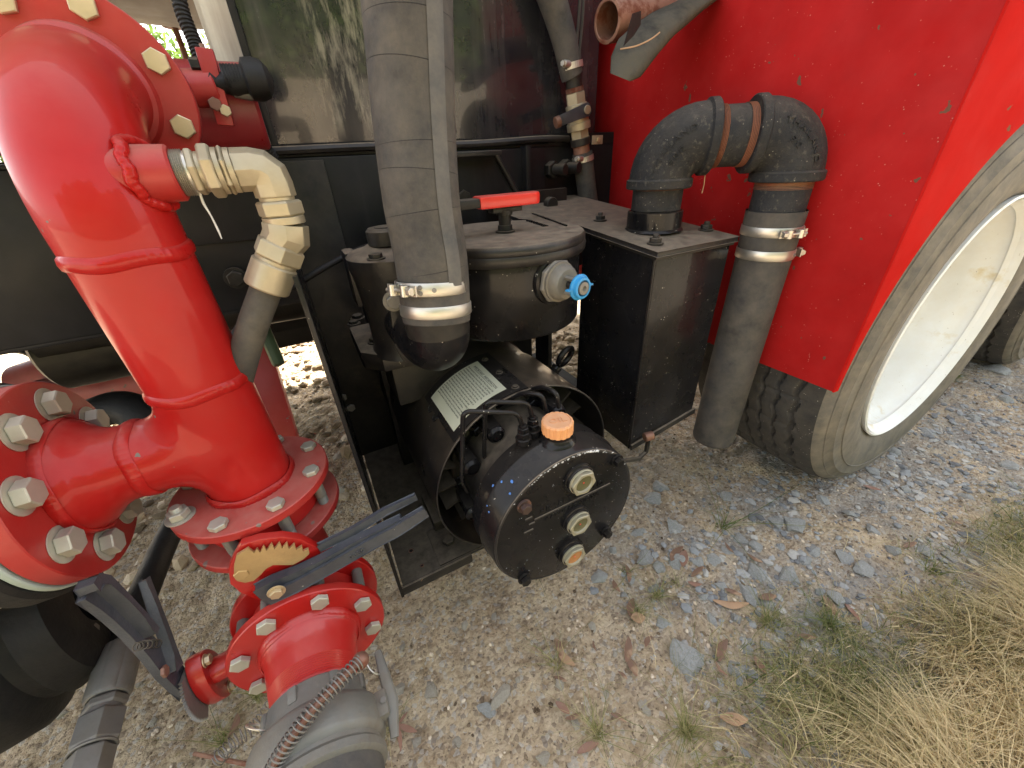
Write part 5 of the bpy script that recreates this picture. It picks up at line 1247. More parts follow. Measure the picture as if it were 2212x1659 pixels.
# oil filler with orange cap
cp0 = AY(1200, 905, .385); cc = V((PX + .005, .388, PZ + RC)); 
oc = bpy.data.objects.new('oil_cap', None); link(oc, pu, Matrix.Translation(cc)); oc['label'] = 'ribbed orange plastic oil filler cap'
mb = MB(); mb.lathe(cc + V((0, 0, -.006)), (0, 0, 1), [(0, .030), (.006, .029), (.010, .0255), (.013, .0235), (.016, .0225), (.017, .018), (.024, .0175)], 48); part('filler_neck', mb, M_black, pu)
mb = MB(); mb.lathe(cc + V((0, 0, .0155)), (0, 0, 1), [(0, 0), (0, .0225), (.001, .0245), (.0185, .0245), (.021, .0225), (.0215, .020), (.0205, .0195), (.0205, 0)], 96, wob=lambda i, k: 1 - .045 * ((k % 6) < 2) * (0 < i < 5)); part('cap_body', mb, M_orange, oc, smooth=28)
vs, fs = text_mesh('OIL', .0165, .0010, 'CENTER', 1.1); Xr = V((.97, -.25, 0)).normalized(); Yr = V((.25, .97, 0)).normalized()
mb = MB(); mb.add([cc + V((0, 0, .0362)) + Xr * q.x + Yr * (q.y - .006) + V((0, 0, q.z)) for q in vs], fs); part('cap_letters', mb, M_orange, oc, smooth=0)
# lubrication lines
def line(pts, name='oil_line', r=.0037): mb = MB(); mb.tube(rounded(pts, .014, 7), r, 12); return part(name, mb, M_black, pu)
def fitting(p):
    mb = MB(); mb.cyl(p + V((0, 0, -.012)), p + V((0, 0, .0)), .0125, seg=24); mb.hexa(p, p + V((0, 0, .010)), .0105, .1); mb.hexa(p + V((0, 0, .011)), p + V((0, 0, .019)), .0095, .1); mb.cyl(p + V((0, 0, .019)), p + V((0, 0, .023)), .006, seg=16); part('tube_fitting', mb, M_black, pu, smooth=20)
yl = .408
f1 = AY(1130, 930, yl); f2 = AY(1151, 912, yl + .008)
fitting(f1 + V((0, 0, -.012))); fitting(f2 + V((0, 0, -.012)))
line([f1 + V((0, 0, .004)), AY(1119, 892, yl), AY(1000, 888, yl + .012), AY(998, 1040, .45), AY(1010, 1062, .47)])
line([f2 + V((0, 0, .004)), AY(1142, 870, yl + .008), AY(1048, 868, yl + .02), AY(1046, 985, .47), AY(1050, 1000, .50)])
line([AY(1180, 890, .42), AY(1172, 852, .42), AY(1128, 848, .45), AY(1075, 880, .52)])
line([AY(1207, 880, .42), AY(1203, 848, .42), AY(1172, 835, .45), AY(1110, 850, .53)])
# lifting eye
p = cylp(52, .645); nn = (cylp(52, .645, 1) - cylp(52, .645, 0)).normalized(); nn = V((.35, 0, 1)).normalized(); p = cylp(50, .64, RS - .01)
p = AY(1196, 803, .600); q = AY(1221, 770, .600); nn = (q - p).normalized()
mb = MB(); mb.hexa(p - nn * .012, p + nn * .006, .012); mb.cyl(p + nn * .006, p + nn * .014, .011); mb.torus(q, nn.cross(V((.9, .3, 0))).normalized(), .0215, .0062, 40, 12); part('lifting_eye', mb, M_black, pu, smooth=40)

# ================================================================== CHANGEOVER VALVE HOUSING ON THE PUMP
vh = thing('changeover_valve', (.13, .66, .58), 'worn black cast valve housing standing on the pump behind the big hose', 'valve')
hc = V((.122, .650, .575)); 
mb = MB(); mb.prism([(.036, .70), (.036, .658), (.066, .622), (.165, .615), (.195, .64), (.195, .80), (.036, .80)], (0, 0, .592), (1, 0, 0), (0, 1, 0), .034); part('base_flange', mb, M_blackw, vh, bevel=.006)
mb = MB(); mb.box2((.08, .65, .50), (.20, .76, .593)); part('pump_neck', mb, M_blackm, vh, bevel=.005)
mb = MB(); mb.lathe((hc.x, hc.y, .60), (0, 0, 1), [(0.02, .066), (.035, .060), (.07, .060), (.11, .062), (.15, .066), (.17, .070), (.182, .070), (.188, .064), (.192, .045), (.20, .03), (.20, 0)], 72); part('housing_body', mb, M_blackw, vh, smooth=35)
mb = MB(); c = AY(838, 520, .64); mb.cyl(V((c.x, .64, .795)), V((c.x, .64, .822)), .030, seg=40, bev=.004); mb.cyl(V((c.x, .64, .818)), V((c.x, .64, .8235)), .017, seg=30); part('top_knob', mb, M_blackm, vh)
for (u, v) in ((813, 560), (765, 700)): 
    p = AZ(u, v, .79 if v < 600 else .627); bolt(p, (0, 0, 1), vh, .0095, .006, M_blackm, washer=.002)
for (u, v) in ((773, 688), (812, 738), (878, 758)):
    p = AZ(u, v, .6265); bolt(p, (0, 0, 1), vh, .011, .007, M_blackm, washer=.002)
bx = [(836, 640), (846, 628), (866, 626), (880, 640), (888, 720), (900, 765), (893, 778), (868, 776), (850, 742)]
mb = MB(); mb.prism([((lambda q: (q.x, q.z))(AY(u, v, .575))) for u, v in bx], (0, .575, 0), (1, 0, 0), (0, 0, 1), .010); part('stop_bracket', mb, M_blackw, vh, bevel=.002)
bolt(AY(850, 650, .5645), (0, -1, 0), vh, .0115, .007, M_galv, washer=.0015)
mb = MB(); mb.lathe(V((hc.x + .02, hc.y - .02, .67)), V((.25, -1, .0)), [(0, .05), (.04, .056), (.052, .058), (.056, .054), (.056, 0)], 48); part('side_port', mb, M_blackw, vh)
mb = MB(); mb.box(AY(767, 600, .70), (.02, .05, .09)); part('side_rib', mb, M_blackw, vh, bevel=.006)
mb = MB(); mb.tube([AD(600, 640, .74), AD(640, 615, .745), AD(700, 578, .76), AD(760, 546, .80), AD(800, 530, .84)], .0062, 14, smooth=6); solo('air_line', mb, M_rubberd, 'thin black air line running from behind the gold fitting to the valve housing', 'hose')
mb = MB(); mb.tube([AD(515, 705, .80), AD(503, 725, .80), AD(495, 745, .80)], .006, 10, smooth=4); solo('air_line', mb, M_rubberd, 'short piece of thin black line beside the black hydraulic hose', 'hose')

# ================================================================== BIG SUCTION HOSE
sh = thing('suction_hose', (.158, .53, .7), 'thick grey black rubber suction hose with a pale stripe and two stainless clamps', 'hose')
ctrl = [AY(866, -260, .535), AY(876, -80, .535), AY(886, 100, .532), AY(897, 280, .528), AY(912, 440, .520), AY(932, 560, .510), AY(940, 640, .505), AY(944, 692, .500)]
PC = spline(ctrl, 14)
mb = MB(); mb.tube(PC, [.0475] * 20 + [.0478, .0470, .0462], 80); part('hose_tube', mb, M_rubber, sh, smooth=40)
# stripe: a thin raised band facing the camera side
mb = MB(); vs = []; n = len(PC)
for i in range(n):
    T = (PC[min(i + 1, n - 1)] - PC[max(i - 1, 0)]).normalized(); toC = V((0.10, -1, 0)); 
    X = (toC - T * toC.dot(T)).normalized(); Y = T.cross(X); r_ = .0482
    for a in (0, 8, 16, 24): vs.append(PC[i] + (X * math.cos(R(a)) + Y * (math.sin(R(a)) * (1 if Y.x > 0 else -1))) * (r_ + .0002))
fs = [(i * 4 + j, i * 4 + j + 1, i * 4 + 5 + j, i * 4 + 4 + j) for i in range(n - 1 - 20) for j in range(3)]
mb.add(vs[:4 * (n - 20)], fs); part('pale_stripe', mb, M_stripe, sh, smooth=80)
# spiral wrap creases
for k in range(11):
    if k in (2, 5, 9): continue
    j = int((k + random.uniform(.2, .7)) / 11 * (n - 22)); P = PC[j]; T = (PC[j + 1] - PC[j - 1 if j else 0]).normalized() + V((random.uniform(-.05, .22), 0, 0)); mb = MB(); mb.torus(P, T, .0472, .00055, 72, 6); part('wrap_crease', mb, M_rubberd, sh)
def band_clamp(c, axis, r, wd, parent, knob, label=None, rot=0):
    """stainless T-bolt clamp"""
    o = bpy.data.objects.new('hose_clamp', None); link(o, parent, Matrix.Translation(c)); 
    if label: o['label'] = label
    axis = V(axis).normalized()
    mb = MB(); mb.lathe(c - axis * wd / 2, axis, [(0, r - .001), (0, r + .0006), (.0012, r + .0014), (wd - .0012, r + .0014), (wd, r + .0006), (wd, r - .001), (0, r - .001)], 80); part('band', mb, M_stain, o)
    X, Y, Z = basis_from(axis, knob); T = Y
    a = c + X * (r + .010)
    mb = MB(); mb.cyl(a - T * .020 , a + T * .022, .0026, seg=12); mb.hexa(a - T * .024, a - T * .017, .0055); part('t_bolt', mb, M_stain, o)
    for s_ in (-1, 1):
        mb = MB(); mb.cyl(a + T * s_ * .011 - Z * wd * .42, a + T * s_ * .011 + Z * wd * .42, .0052, seg=20); mb.box(a + T * s_ * .016 - X * .005, (.002, .02, wd * .8), (X, T, Z)); part('trunnion', mb, M_stain, o)
    for s_, e in ((-.35, -.22), (-.35, .22), (-.6, 0)):
        d = (X * math.cos(s_ * 1.4 + rot) + T * math.sin(s_ * 1.4 + rot)); p = c + d * (r + .0014) + Z * wd * e; mb = MB(); mb.cyl(p - d * .001, p + d * .0012, .0030, seg=14); part('spot_weld', mb, M_galv, o)
    return o
ax_ = (PC[-10] - PC[-20]).normalized()
c1 = AY(934, 617, .5065); c2 = AY(942, 664, .5035)
band_clamp(c1, ax_, .0478, .0165, sh, (-.85, -.45, 0), 'upper stainless clamp with a T bolt')
band_clamp(c2, ax_, .0476, .016, sh, (.6, .8, 0), 'lower stainless clamp')
hp = thing('steel_hose_elbow', (.13, .5, .66), 'black mitred steel elbow below the big hose clamps', 'pipe')
e0 = AY(944, 690, .50)
mb = MB(); mb.tube([e0 + V((0, 0, .02)), e0, e0 + V((0, 0, -.016))], .0445, 64); part('upper_stub', mb, M_blackm, hp)
mb = MB(); Pn = [e0 + V((0, 0, .01)), e0 + V((0, .0, -.016)), e0 + V((-.001, .006, -.030)), e0 + V((-.004, .020, -.040)), e0 + V((-.008, .045, -.042)), e0 + V((-.012, .085, -.036)), e0 + V((-.014, .115, -.030))]
mb.tube(Pn, [.0438, .0442, .0445, .0440, .0440, .0435], 64, smooth=4); part('elbow_body', mb, M_black, hp, smooth=60)

# ================================================================== FILTER CANISTER
CXc, CYc = .316, .640
fc = thing('filter_canister', (CXc, CYc, .64), 'black drum shaped filter canister with dusty lid and red T handle', 'filter')
mb = MB(); mb.lathe((CXc, CYc, .640), (0, 0, 1), [(0, 0), (0, .132), (.002, .1345), (.006, .137), (.128, .137), (.134, .135)], 128); part('drum', mb, M_black, fc, smooth=35)
mb = MB(); mb.lathe((CXc, CYc, .762), (0, 0, 1), [(0, .135), (0, .1435), (.003, .146), (.012, .147), (.016, .1455), (.0155, .144), (.018, .1455), (.025, .1455), (.030, .142), (.0305, .139), (.0305, 0)], 128); part('lid', mb, M_blackw, fc, smooth=35)
mb = MB(); mb.lathe((CXc + .002, CYc - .01, .7925), (0, 0, 1), [(0, .017), (.003, .017), (.0035, .013), (.012, .0125), (.0125, .0105), (.028, .0105), (.0285, .014), (.036, .0145), (.036, 0)], 32); part('stem', mb, M_blackm, fc)
mb = MB(); mb.box((CXc + .004, CYc - .01, .829), (.055, .022, .008)); part('yoke', mb, M_blackm, fc, bevel=.002)
hA = AY(1000, 455, .625); hA2 = AY(1165, 430, .625); dh = (hA2 - hA); dh.z = 0; dh.normalize(); Yh = V((-dh.y, dh.x, 0)); zc = .843
hm = V((CXc, CYc - .012, zc))
def capsule_bar(x0, x1, w_, h_, m, name, z, endround=True):
    mb = MB(); n = 10; pts = [(x0, -w_ / 2)]
    if endround:
        for k in range(n + 1): a = -math.pi / 2 + math.pi * k / n; pts.append((x1 - w_ / 2 + w_ / 2 * math.cos(a), w_ / 2 * math.sin(a)))
    else: pts += [(x1, -w_ / 2), (x1, w_ / 2)]
    pts += [(x0, w_ / 2)]
    mb.prism(pts, hm + V((0, 0, z)), dh, Yh, h_); return part(name, mb, m, fc, bevel=.004, smooth=50)
sx = (AY(1035, 460, .62) - hm).x; ex_ = (AY(1168, 432, .62) - hm).x
capsule_bar(sx, ex_, .034, .019, M_redgrip, 'red_grip', -.0095)
capsule_bar(sx - .11, sx + .004, .030, .014, M_blackm, 'handle_bar', -.007, False)
vs, fs = text_mesh('FRUITLAND', .021, .0014, 'CENTER', 1.1); mb = MB()
tx = (AZ(1225, 478, .794) - AZ(1130, 480, .794)); a = AZ(1125, 470, .7925); b = AZ(1212, 497, .7925); tx = (b - a).normalized(); ty = V((-tx.y, tx.x, 0)); mid = a.lerp(b, .5)
mb.add([mid - tx * q.x * .8 - ty * (q.y - .0) * .75 + V((0, 0, q.z)) for q in vs], fs); part('cast_letters', mb, M_black, fc, smooth=0)
a2 = AZ(1150, 462, .7925); b2 = AZ(1224, 489, .7925); mb = MB(); X = (b2 - a2).normalized(); mb.box(a2.lerp(b2, .5) + V((0, 0, .001)), ((b2 - a2).length, .003, .003), (X, V((-X.y, X.x, 0)), V((0, 0, 1)))); part('cast_bar', mb, M_black, fc)
# fitting with the blue valve
fp = AY(1188, 603, .515); fn = V((.42, -.90, .03)).normalized()
rad = V((fp.x - CXc, fp.y - CYc, 0)).normalized(); base = V((CXc, CYc, 0)) + rad * .134; base.z = fp.z; fn = rad
mb = MB(); mb.lathe(base, fn, [(0, .040), (.004, .0385), (.006, .034)], 40); part('boss', mb, M_black, fc)
X, Y, Z = basis_from(fn); q = base + fn * .004
mb = MB(); mb.hexa(q, q + fn * .010, .0345, .12, n=8, rot=.2); part('octagon_nut', mb, M_galv, fc, smooth=0, bevel=.0008)
mb = MB(); mb.lathe(q + fn * .010, fn, [(0, .031), (.004, .0312), (.005, .028), (.013, .027), (.020, .022), (.022, .0)], 48); part('plug_body', mb, M_alu, fc)
for k in range(3):
    a = math.tau * k / 3 + .5; d = X * math.cos(a) + Y * math.sin(a); mb = MB(); mb.box(q + fn * .038 + d * .0125, (.006, .005, .034), (d, fn.cross(d), fn)); part('guard_leg', mb, M_alu, fc, bevel=.001)
bq = q + fn * .052
mb = MB(); mb.cyl(q + fn * .018, bq, .0065, seg=20); part('valve_stem', mb, M_rubberd, fc)
mb = MB(); mb.lathe(bq, fn, [(0, .011), (0, .0190), (.003, .0195), (.004, .0185), (.0045, .016), (.010, .0155), (.0105, .012), (.004, .011), (0, .011)], 36); part('blue_ring', mb, M_blue, fc)
for k in (0, 1):
    d = Y * (1 if k else -1); mb = MB(); mb.box(bq + fn * .002 + d * .0215, (.0022, .009, .007), (X, d, fn)); part('blue_tab', mb, M_blue, fc)
mb = MB(); mb.lathe(bq + fn * .002, fn, [(0, .0095), (.010, .0095), (.0105, .004), (.006, .002), (.006, 0)], 28); part('nozzle', mb, M_galv, fc)

# ================================================================== SILENCER BOX
sb = thing('silencer_box', (.62, .58, .32), 'upright black rectangular steel box with dusty flanged top beside the pump', 'box')
x0, x1, y0, y1 = .525, .722, .478, .68
mb = MB(); mb.add([(x0, y0, .322), (x1, y0, .352), (x1, y1, .352), (x0, y1, .322), (x0, y0, .745), (x1, y0, .745), (x1, y1, .763), (x0, y1, .763)], [(0, 3, 2, 1), (4, 5, 6, 7), (0, 1, 5, 4), (1, 2, 6, 5), (2, 3, 7, 6), (3, 0, 4, 7)]); part('box_shell', mb, M_black, sb, bevel=.003)
mb = MB(); mb.prism([(0, 0), (.006, 0), (.006, .024), (0, .024)], (0, 0, 0), (0, 1, 0), (0, 0, 1), .001)
mb = MB(); mb.box2((x0 + .004, y0 - .005, .318), (x1 + .006, y0 + .001, .332)); 
mb.v = [V((q.x, q.y, q.z + (q.x - x0) * .15)) for q in mb.v]; part('bottom_flange', mb, M_blackw, sb, bevel=.0015)
mb = MB(); mb.tube([(x0, y0, .325), (x0, y0, .745)], .003, 8); part('corner_seam', mb, M_black, sb)
def slope(y): return .7475 + (y - .47) * .095
def topz(P): return V((P[0], P[1], slope(P[1])))
pp = [(.519, .468), (.727, .468), (.727, 1.0), (.44, 1.0), (.44, .80), (.490, .74), (.518, .68)]
mb = MB(); vs = [topz(q) + V((0, 0, .009)) for q in pp] + [topz(q) for q in pp]; k = len(pp)
mb.add(vs, [tuple(range(k)), tuple(range(2 * k - 1, k - 1, -1))] + [(i, (i + 1) % k, k + (i + 1) % k, k + i) for i in range(k)]); part('top_plate', mb, M_blackw, sb, bevel=.0015)
mb = MB(); vs = [V((q[0] + (.610 - q[0]) * .03, q[1] + (.6 - q[1]) * .03, slope(q[1]) - .0004)) for q in pp] + [V((q[0] + (.610 - q[0]) * .03, q[1] + (.6 - q[1]) * .03, slope(q[1]) - .006)) for q in pp]
mb.add(vs, [tuple(range(k)), tuple(range(2 * k - 1, k - 1, -1))] + [(i, (i + 1) % k, k + (i + 1) % k, k + i) for i in range(k)]); part('lower_flange', mb, M_blackm, sb)
for (u, v) in ((1295, 496), (1415, 527), (1524, 500)):
    p = AZ(u, v, .76); p.z = slope(p.y) + .0092; bolt(p, (0, 0, 1), sb, .0105, .008, M_blackm, washer=.0025, stud=.006)
mb = MB(); mb.box2((.56, .68, .30), (.60, .99, .34)); part('support_strut', mb, M_rail, sb)
mb = MB(); mb.tube([AY(1345, 996, .45), AY(1380, 990, .45), AY(1396, 975, .45), AY(1402, 942, .45)], .005, 8); part('drain_rod', mb, M_blackm, sb)
mb = MB(); mb.cyl(AY(1392, 945, .455), AY(1410, 940, .45), .010); part('drain_plug', mb, M_rusty, sb)
mb = MB(); mb.box2((.452, .70, .18), (.462, .73, .75)); mb.box2((.50, .80, .18), (.51, .84, .75)); part('rear_leg', mb, M_rail, sb)

# ================================================================== EXHAUST ELBOWS AND HOSE
A1 = V((.625, .585, 0)); A2 = V((.801, .4555, 0)); h = (A2 - A1); span = h.length; h.normalize()
ee = thing('exhaust_pipework', (A1.x, A1.y, .76), 'black cast iron U bend of two elbows with rusty threads rising from the box', 'pipe')
zr = .9175; rE = .050
def threads(p, d, L, r, parent, m=M_rust):
    d = V(d).normalized(); pr = [(0, r - .002)]; q = 0
    while q < L: pr += [(q, r), (q + .0012, r - .0018), (q + .0024, r)]; q += .0024
    mb = MB(); mb.lathe(p, d, pr, 56); return part('rusty_thread', mb, m, parent, smooth=15)
# weld-on socket, nipple
zb0 = slope(A1.y) + .009
mb = MB(); mb.lathe((A1.x, A1.y, zb0), (0, 0, 1), [(0, .056), (.003, .054), (.005, .0515), (.034, .0515), (.036, .049), (.036, .040)], 64); part('socket', mb, M_black, ee)
threads((A1.x, A1.y, zb0 + .035), (0, 0, 1), .006, .0455, ee)
mb = MB(); mb.cyl((A1.x, A1.y, zb0 + .036), (A1.x, A1.y, zb0 + .078), .0455, seg=56, bev=.001); part('nipple', mb, M_cast, ee)
threads((A1.x, A1.y, zb0 + .072), (0, 0, 1), .011, .0466, ee)
def elbow(C, zr, hdir, zcol, name='cast_elbow'):
    """cast elbow: collar at the bottom (z=zcol), turning into the horizontal direction hdir"""
    mb = MB(); b = .062; pts = [V((C.x, C.y, zcol)), V((C.x, C.y, zr - b))]
    for a in range(0, 91, 9): pts.append(V((C.x, C.y, zr - b)) + hdir * (b - b * math.cos(R(a))) + V((0, 0, b * math.sin(R(a)))))
    pts.append(pts[-1] + hdir * .004)
    mb.tube(pts, rE + .0045, 64)
    e = part(name, mb, M_cast, ee, smooth=60)
    mb = MB(); mb.lathe(V((C.x, C.y, zcol - .004)), (0, 0, 1), [(0, .047), (0, .057), (.002, .0590), (.014, .0590), (.017, .0555)], 64); part('elbow_collar', mb, M_cast, ee)
    q = pts[-1]; mb = MB(); mb.lathe(q - hdir * .002, hdir, [(-.001, .0545), (.002, .0590), (.014, .0590), (.016, .057), (.016, .047)], 64); part('elbow_collar', mb, M_cast, ee)
    return q + hdir * .014
qa = elbow(A1, zr, h, .845); qb = elbow(A2, zr, -h, .848)
mb = MB(); mb.cyl(qa - h * .004, qb + h * .004, .0468, seg=56, bev=0); part('nipple', mb, M_cast, ee)
threads(qa - h * .002, h, .014, .0482, ee); threads(qb + h * .002, -h, .013, .0482, ee)
mb = MB(); mb.tube([qa + V((0, -.0, -.047)), qa + V((-.003, -.003, -.062)), qa + V((.000, -.002, -.074)), qa + V((-.004, -.004, -.088))], .0008, 5); part('cobweb_strand', mb, M_leafp, ee)
threads((A2.x, A2.y, .832), (0, 0, 1), .013, .0468, ee)
mb = MB(); mb.cyl((A2.x, A2.y, .79), (A2.x, A2.y, .8385), .0458, seg=56, bev=.001); part('nipple', mb, M_cast, ee)
mb = MB(); mb.torus((A2.x, A2.y, .793), (0, 0, 1), .0455, .0016, 56, 6); part('rusty_thread', mb, M_rust, ee)
# cast words on the elbows
sd_ = V((h.y, -h.x, 0))           # faces the camera
def cast_text(body, size, C, hdir, rr, zc_, a_start, a_end):
    vs, fs = text_mesh(body, size, .0022, 'LEFT', 1.15); W_ = max(q.x for q in vs) or 1; out = []
    for q in vs:
        a = R(a_start + (a_end - a_start) * q.x / W_); r_ = rr + q.y
        off = hdir * (r_ * math.cos(a)) + V((0, 0, r_ * math.sin(a)))
        tt = max(0, (r_ - .062) / (rE + .0045)) if r_ > .062 else (.062 - r_) / (rE + .0045)
        depth = (rE + .0045) * math.sqrt(max(0, 1 - tt * tt))
        out.append(C + off + sd_ * (depth - .0004 + max(0, q.z) * 1.1))
    mb = MB(); mb.add(out, fs); return mb
Cc1 = V((A1.x, A1.y, zr - .062)) + h * .062
part('cast_letters', cast_text('THAILAND', .0125, Cc1, h, .078, 0, 172, 105), M_cast, ee, smooth=0)
part('cast_letters', cast_text('90R', .0125, Cc1, h, .058, 0, 158, 125), M_cast, ee, smooth=0)
Cc2 = V((A2.x, A2.y, zr - .062)) - h * .062
part('cast_letters', cast_text('THAILAND', .0125, Cc2, h, .078, 0, 78, 12), M_cast, ee, smooth=0)
part('cast_letters', cast_text('90', .0125, Cc2, h, .058, 0, 62, 40), M_cast, ee, smooth=0)
eh = thing('exhaust_hose', (A2.x, A2.y, .25), 'dusty grey rubber exhaust hose hanging in front of the mudguard', 'hose')
mb = MB(); P = [V((A2.x, A2.y, .796)), V((A2.x, A2.y, .74)), V((A2.x, A2.y, .68)), V((A2.x - .001, A2.y, .5)), V((A2.x - .002, A2.y, .35)), V((A2.x - .002, A2.y, .262))]
mb.tube(P, [.0505, .0495, .0482, .0478, .0478, .0478], 72, smooth=6, caps=False)
mb.lathe((A2.x - .002, A2.y, .262), (0, 0, -1), [(0, .0478), (.006, .0465), (.008, .044), (.004, .040), (-.08, .040), (-.08, 0)], 72)
part('hose_tube', mb, M_rubber, eh, smooth=50)
band_clamp(V((A2.x, A2.y, .762)), (0, 0, 1), .0502, .017, eh, (-.35, -.95, 0), 'upper T bolt clamp', rot=1.4)
band_clamp(V((A2.x, A2.y, .720)), (0, 0, 1), .0494, .018, eh, (.88, -.48, 0), 'lower T bolt clamp')

# ================================================================== DRAIN HOSE WITH BALL VALVE
dhh = thing('drain_hose', AY(1255, 300, .96), 'slim brown black hose with worm clamps and a gold ball valve beside the mudguard', 'hose')
yd = .958
mb = MB(); mb.tube([AY(1160, -90, yd), AY(1186, -20, yd), AY(1206, 40, yd), AY(1222, 100, yd), AY(1232, 150, yd), AY(1236, 165, yd)], [.0315, .0300, .0285, .0268, .0262], 28, smooth=6); part('upper_tube', mb, M_rubber, dhh)
mb = MB(); mb.tube([AY(1258, 330, yd), AY(1266, 400, yd), AY(1276, 470, yd), AY(1284, 520, yd)], .0262, 28, smooth=6); part('lower_tube', mb, M_rubber, dhh)
c0 = AY(1238, 165, yd); c9 = AY(1257, 335, yd); dv = (c9 - c0); Lv = dv.length; dv.normalize()
def dl(name, t0, t1, r, m, hexa=False, r2=None):
    mb = MB()
    if hexa: mb.hexa(c0 + dv * (Lv * t0), c0 + dv * (Lv * t1), r, .08)
    else: mb.cyl(c0 + dv * (Lv * t0), c0 + dv * (Lv * t1), r, r2, seg=32)
    return part(name, mb, m, dhh, smooth=25)
dl('hose_barb', -.1, .17, .0205, M_blackm); 
mb = MB(); mb.lathe(c0 + dv * (Lv * .13), dv, [(k * .0022 + e, .0222 - e) for k in range(5) for e in (0, .0011)], 30); part('thread', mb, M_rusty, dhh, smooth=15)
dl('valve_end', .19, .34, .0248, M_brass, True); dl('valve_body', .33, .62, .0272, M_brass); dl('valve_ring', .56, .66, .0300, M_brass); dl('valve_end', .66, .80, .0242, M_brass, True)
dl('nipple', .80, .98, .0215, M_rusty); dl('saddle_clamp', .765, .865, .0258, M_blackm)
p = AY(1290, 302, yd - .02); mb = MB(); mb.box(p, (.034, .004, .020)); part('clamp_tab', mb, M_brass, dhh, bevel=.001); bolt(p + V((0, -.003, 0)), (0, -1, 0), dhh, .006, .004, M_zinc)
hv = AY(1268, 237, yd - .032); hw = AY(1208, 262, yd - .034); X = (hw - hv).normalized()
mb = MB(); mb.prism([(-.013, -.009), (-.006, -.0145), (.0, -.0145), ((hw - hv).length, -.011), ((hw - hv).length, .011), (0, .0145), (-.006, .0145), (-.013, .009)], hv, X, V((0, -1, 0)).cross(X) * -1, .004); part('valve_handle', mb, M_lever, dhh, bevel=.0015)
mb = MB(); mb.cyl(hw + V((0, -.002, 0)), hw + X * .012, .0125, seg=16); part('handle_end', mb, M_rusty, dhh)
mb = MB(); mb.cyl(hv + V((0, .03, 0)), hv + V((0, -.004, 0)), .0095); part('valve_stem', mb, M_brass, dhh)
def worm(c, r, m=M_stain, sx=-1):
    o = bpy.data.objects.new('worm_clamp', None); link(o, dhh, Matrix.Translation(c)); wd = .0125
    mb = MB(); mb.lathe(c - dv * wd / 2, dv, [(0, r - .001), (0, r + .0012), (wd, r + .0012), (wd, r - .001)], 64, wob=lambda i, k: 1 + .012 * (k % 2)); part('band', mb, m, o, smooth=15)
    mb = MB(); a = c + V((sx * r * .82, -r * .62, 0)); mb.cyl(a + V((-.012, -.004, 0)), a + V((.008, .0, .0)), .0075, seg=18); mb.hexa(a + V((-.018, -.006, 0)), a + V((-.012, -.004, 0)), .006); part('worm_screw', mb, m, o)
worm(AY(1233, 143, yd), .0275); worm(AY(1259, 343, yd), .0272)
# chain / rod line hanging at the top
mb = MB(); mb.tube([AY(1256, -40, 1.0), AY(1251, 30, 1.0), AY(1246, 90, 1.0), AY(1244, 130, 1.0)], .0035, 6); mb.tube([AY(1264, -40, 1.0), AY(1258, 50, 1.0), AY(1252, 110, 1.0), AY(1250, 190, 1.0)], .0035, 6)
solo('door_seal_strip', mb, M_rubber, 'thin rubber strip hanging at the left edge of the mudguard', 'strip')

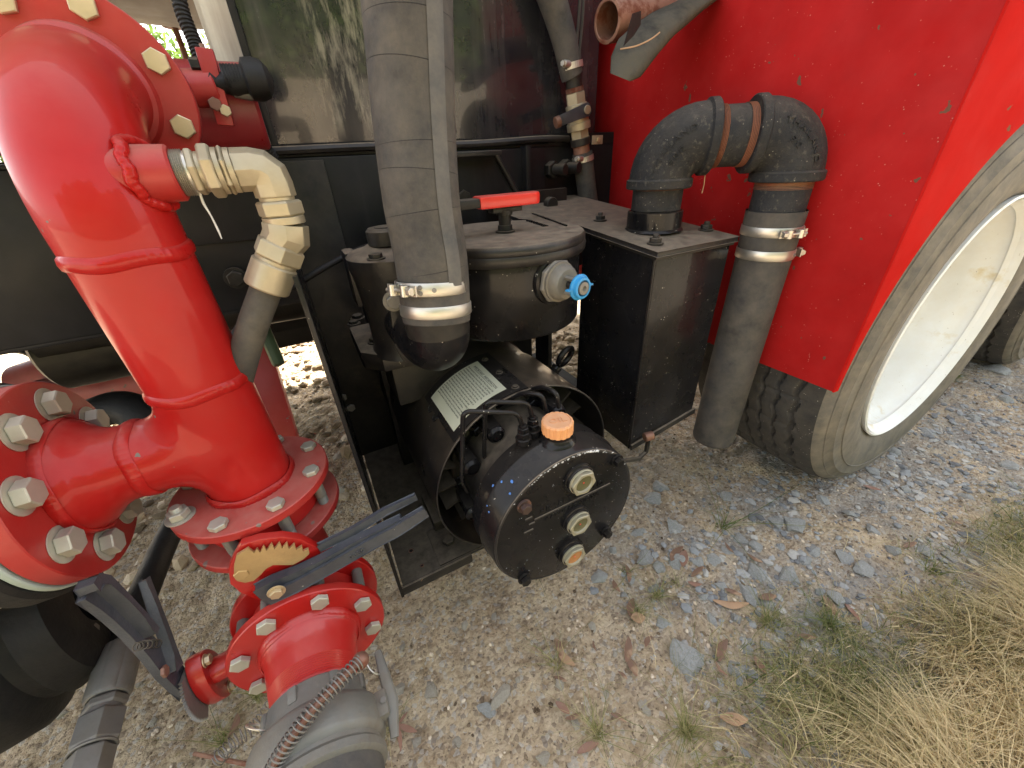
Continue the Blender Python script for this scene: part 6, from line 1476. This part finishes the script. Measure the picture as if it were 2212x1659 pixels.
# ================================================================== RUSTY PIPE END AND RUBBER FLAP
rp_ = thing('rusty_pipe_end', AD(1311, 46, .70), 'open rusty steel pipe end poking in at the top right', 'pipe')
a = AD(1311, 46, .70); b = AD(1415, -45, .80); d = (b - a).normalized()
nrm = (V((-1, .15, .12)) * -1).normalized(); nrm = (nrm + d).normalized()
mb = MB(); prf = [(.10, 0), (.10, .0225), (.0, .0262), (-.001, .0275), (0, .0318), (.004, .0325), (.012, .0322), (.20, .0322), (.20, 0)]
mb.lathe(a, nrm, prf, 64); part('pipe_tube', mb, M_rusty, rp_, smooth=45)
mb = MB(); mb.lathe(a + nrm * .001, nrm, [(0, .0263), (.09, .0262)], 64); part('bore', mb, M_galv, rp_)
M_canvas = mat('worn_canvas', (.035, .034, .030), .8, spec=.2, var=.6, film=.75, dustcol=(.16, .14, .10), second=(.012, .012, .012), secscale=22, secth=.5, bump=.8, bscale=50)
fl = thing('canvas_sleeve', AD(1360, 120, .66), 'folded dark fabric reinforced rubber sleeve hanging open beside the rusty pipe', 'sleeve')
o_ = [(1318, 158), (1320, 122), (1336, 84), (1372, 52), (1410, 26), (1450, 8), (1500, -20)]; o2 = [(1362, 176), (1384, 166), (1422, 116), (1455, 78), (1488, 50), (1520, 22), (1560, -8)]
mb = MB(); n = len(o_); vs = []; dz = .66
for k in range(n):
    A = AD(*o_[k], dz + k * .012); B = AD(*o2[k], dz + k * .012); mid = A.lerp(B, .5); half = (B - A) / 2; dep = ray(*o_[k]).normalized() * (.030 + .002 * k) * (.35 if k == 0 else 1)
    for j in range(24):
        t = math.tau * j / 24; sx = math.copysign(abs(math.cos(t)) ** .8, math.cos(t)); sy = math.copysign(abs(math.sin(t)) ** 1.1, math.sin(t)); vs.append(mid + half * sx + dep * sy)
fs = [(k * 24 + j, k * 24 + (j + 1) % 24, (k + 1) * 24 + (j + 1) % 24, (k + 1) * 24 + j) for k in range(n - 1) for j in range(24)]
fs += [tuple(range(24)), tuple((n - 1) * 24 + j for j in range(24))]
mb.add(vs, fs); part('sleeve_body', mb, M_canvas, fl, smooth=60)
mb = MB(); mb.tube([AD(1340, 106, .632), AD(1352, 104, .628), AD(1372, 100, .626), AD(1392, 92, .628), AD(1410, 82, .632), AD(1425, 70, .636)], .0011, 6, smooth=5); part('stitched_edge', mb, M_leafp, fl)
mb = MB(); mb.prism([(0, 0), (.02, .034), (.045, .030), (.048, .012), (.03, .004)], AD(1346, 100, .628), (AD(1400, 60, .65) - AD(1346, 100, .628)), V((0, 0, 1)), .001); part('dark_opening', mb, M_rubberd, fl)
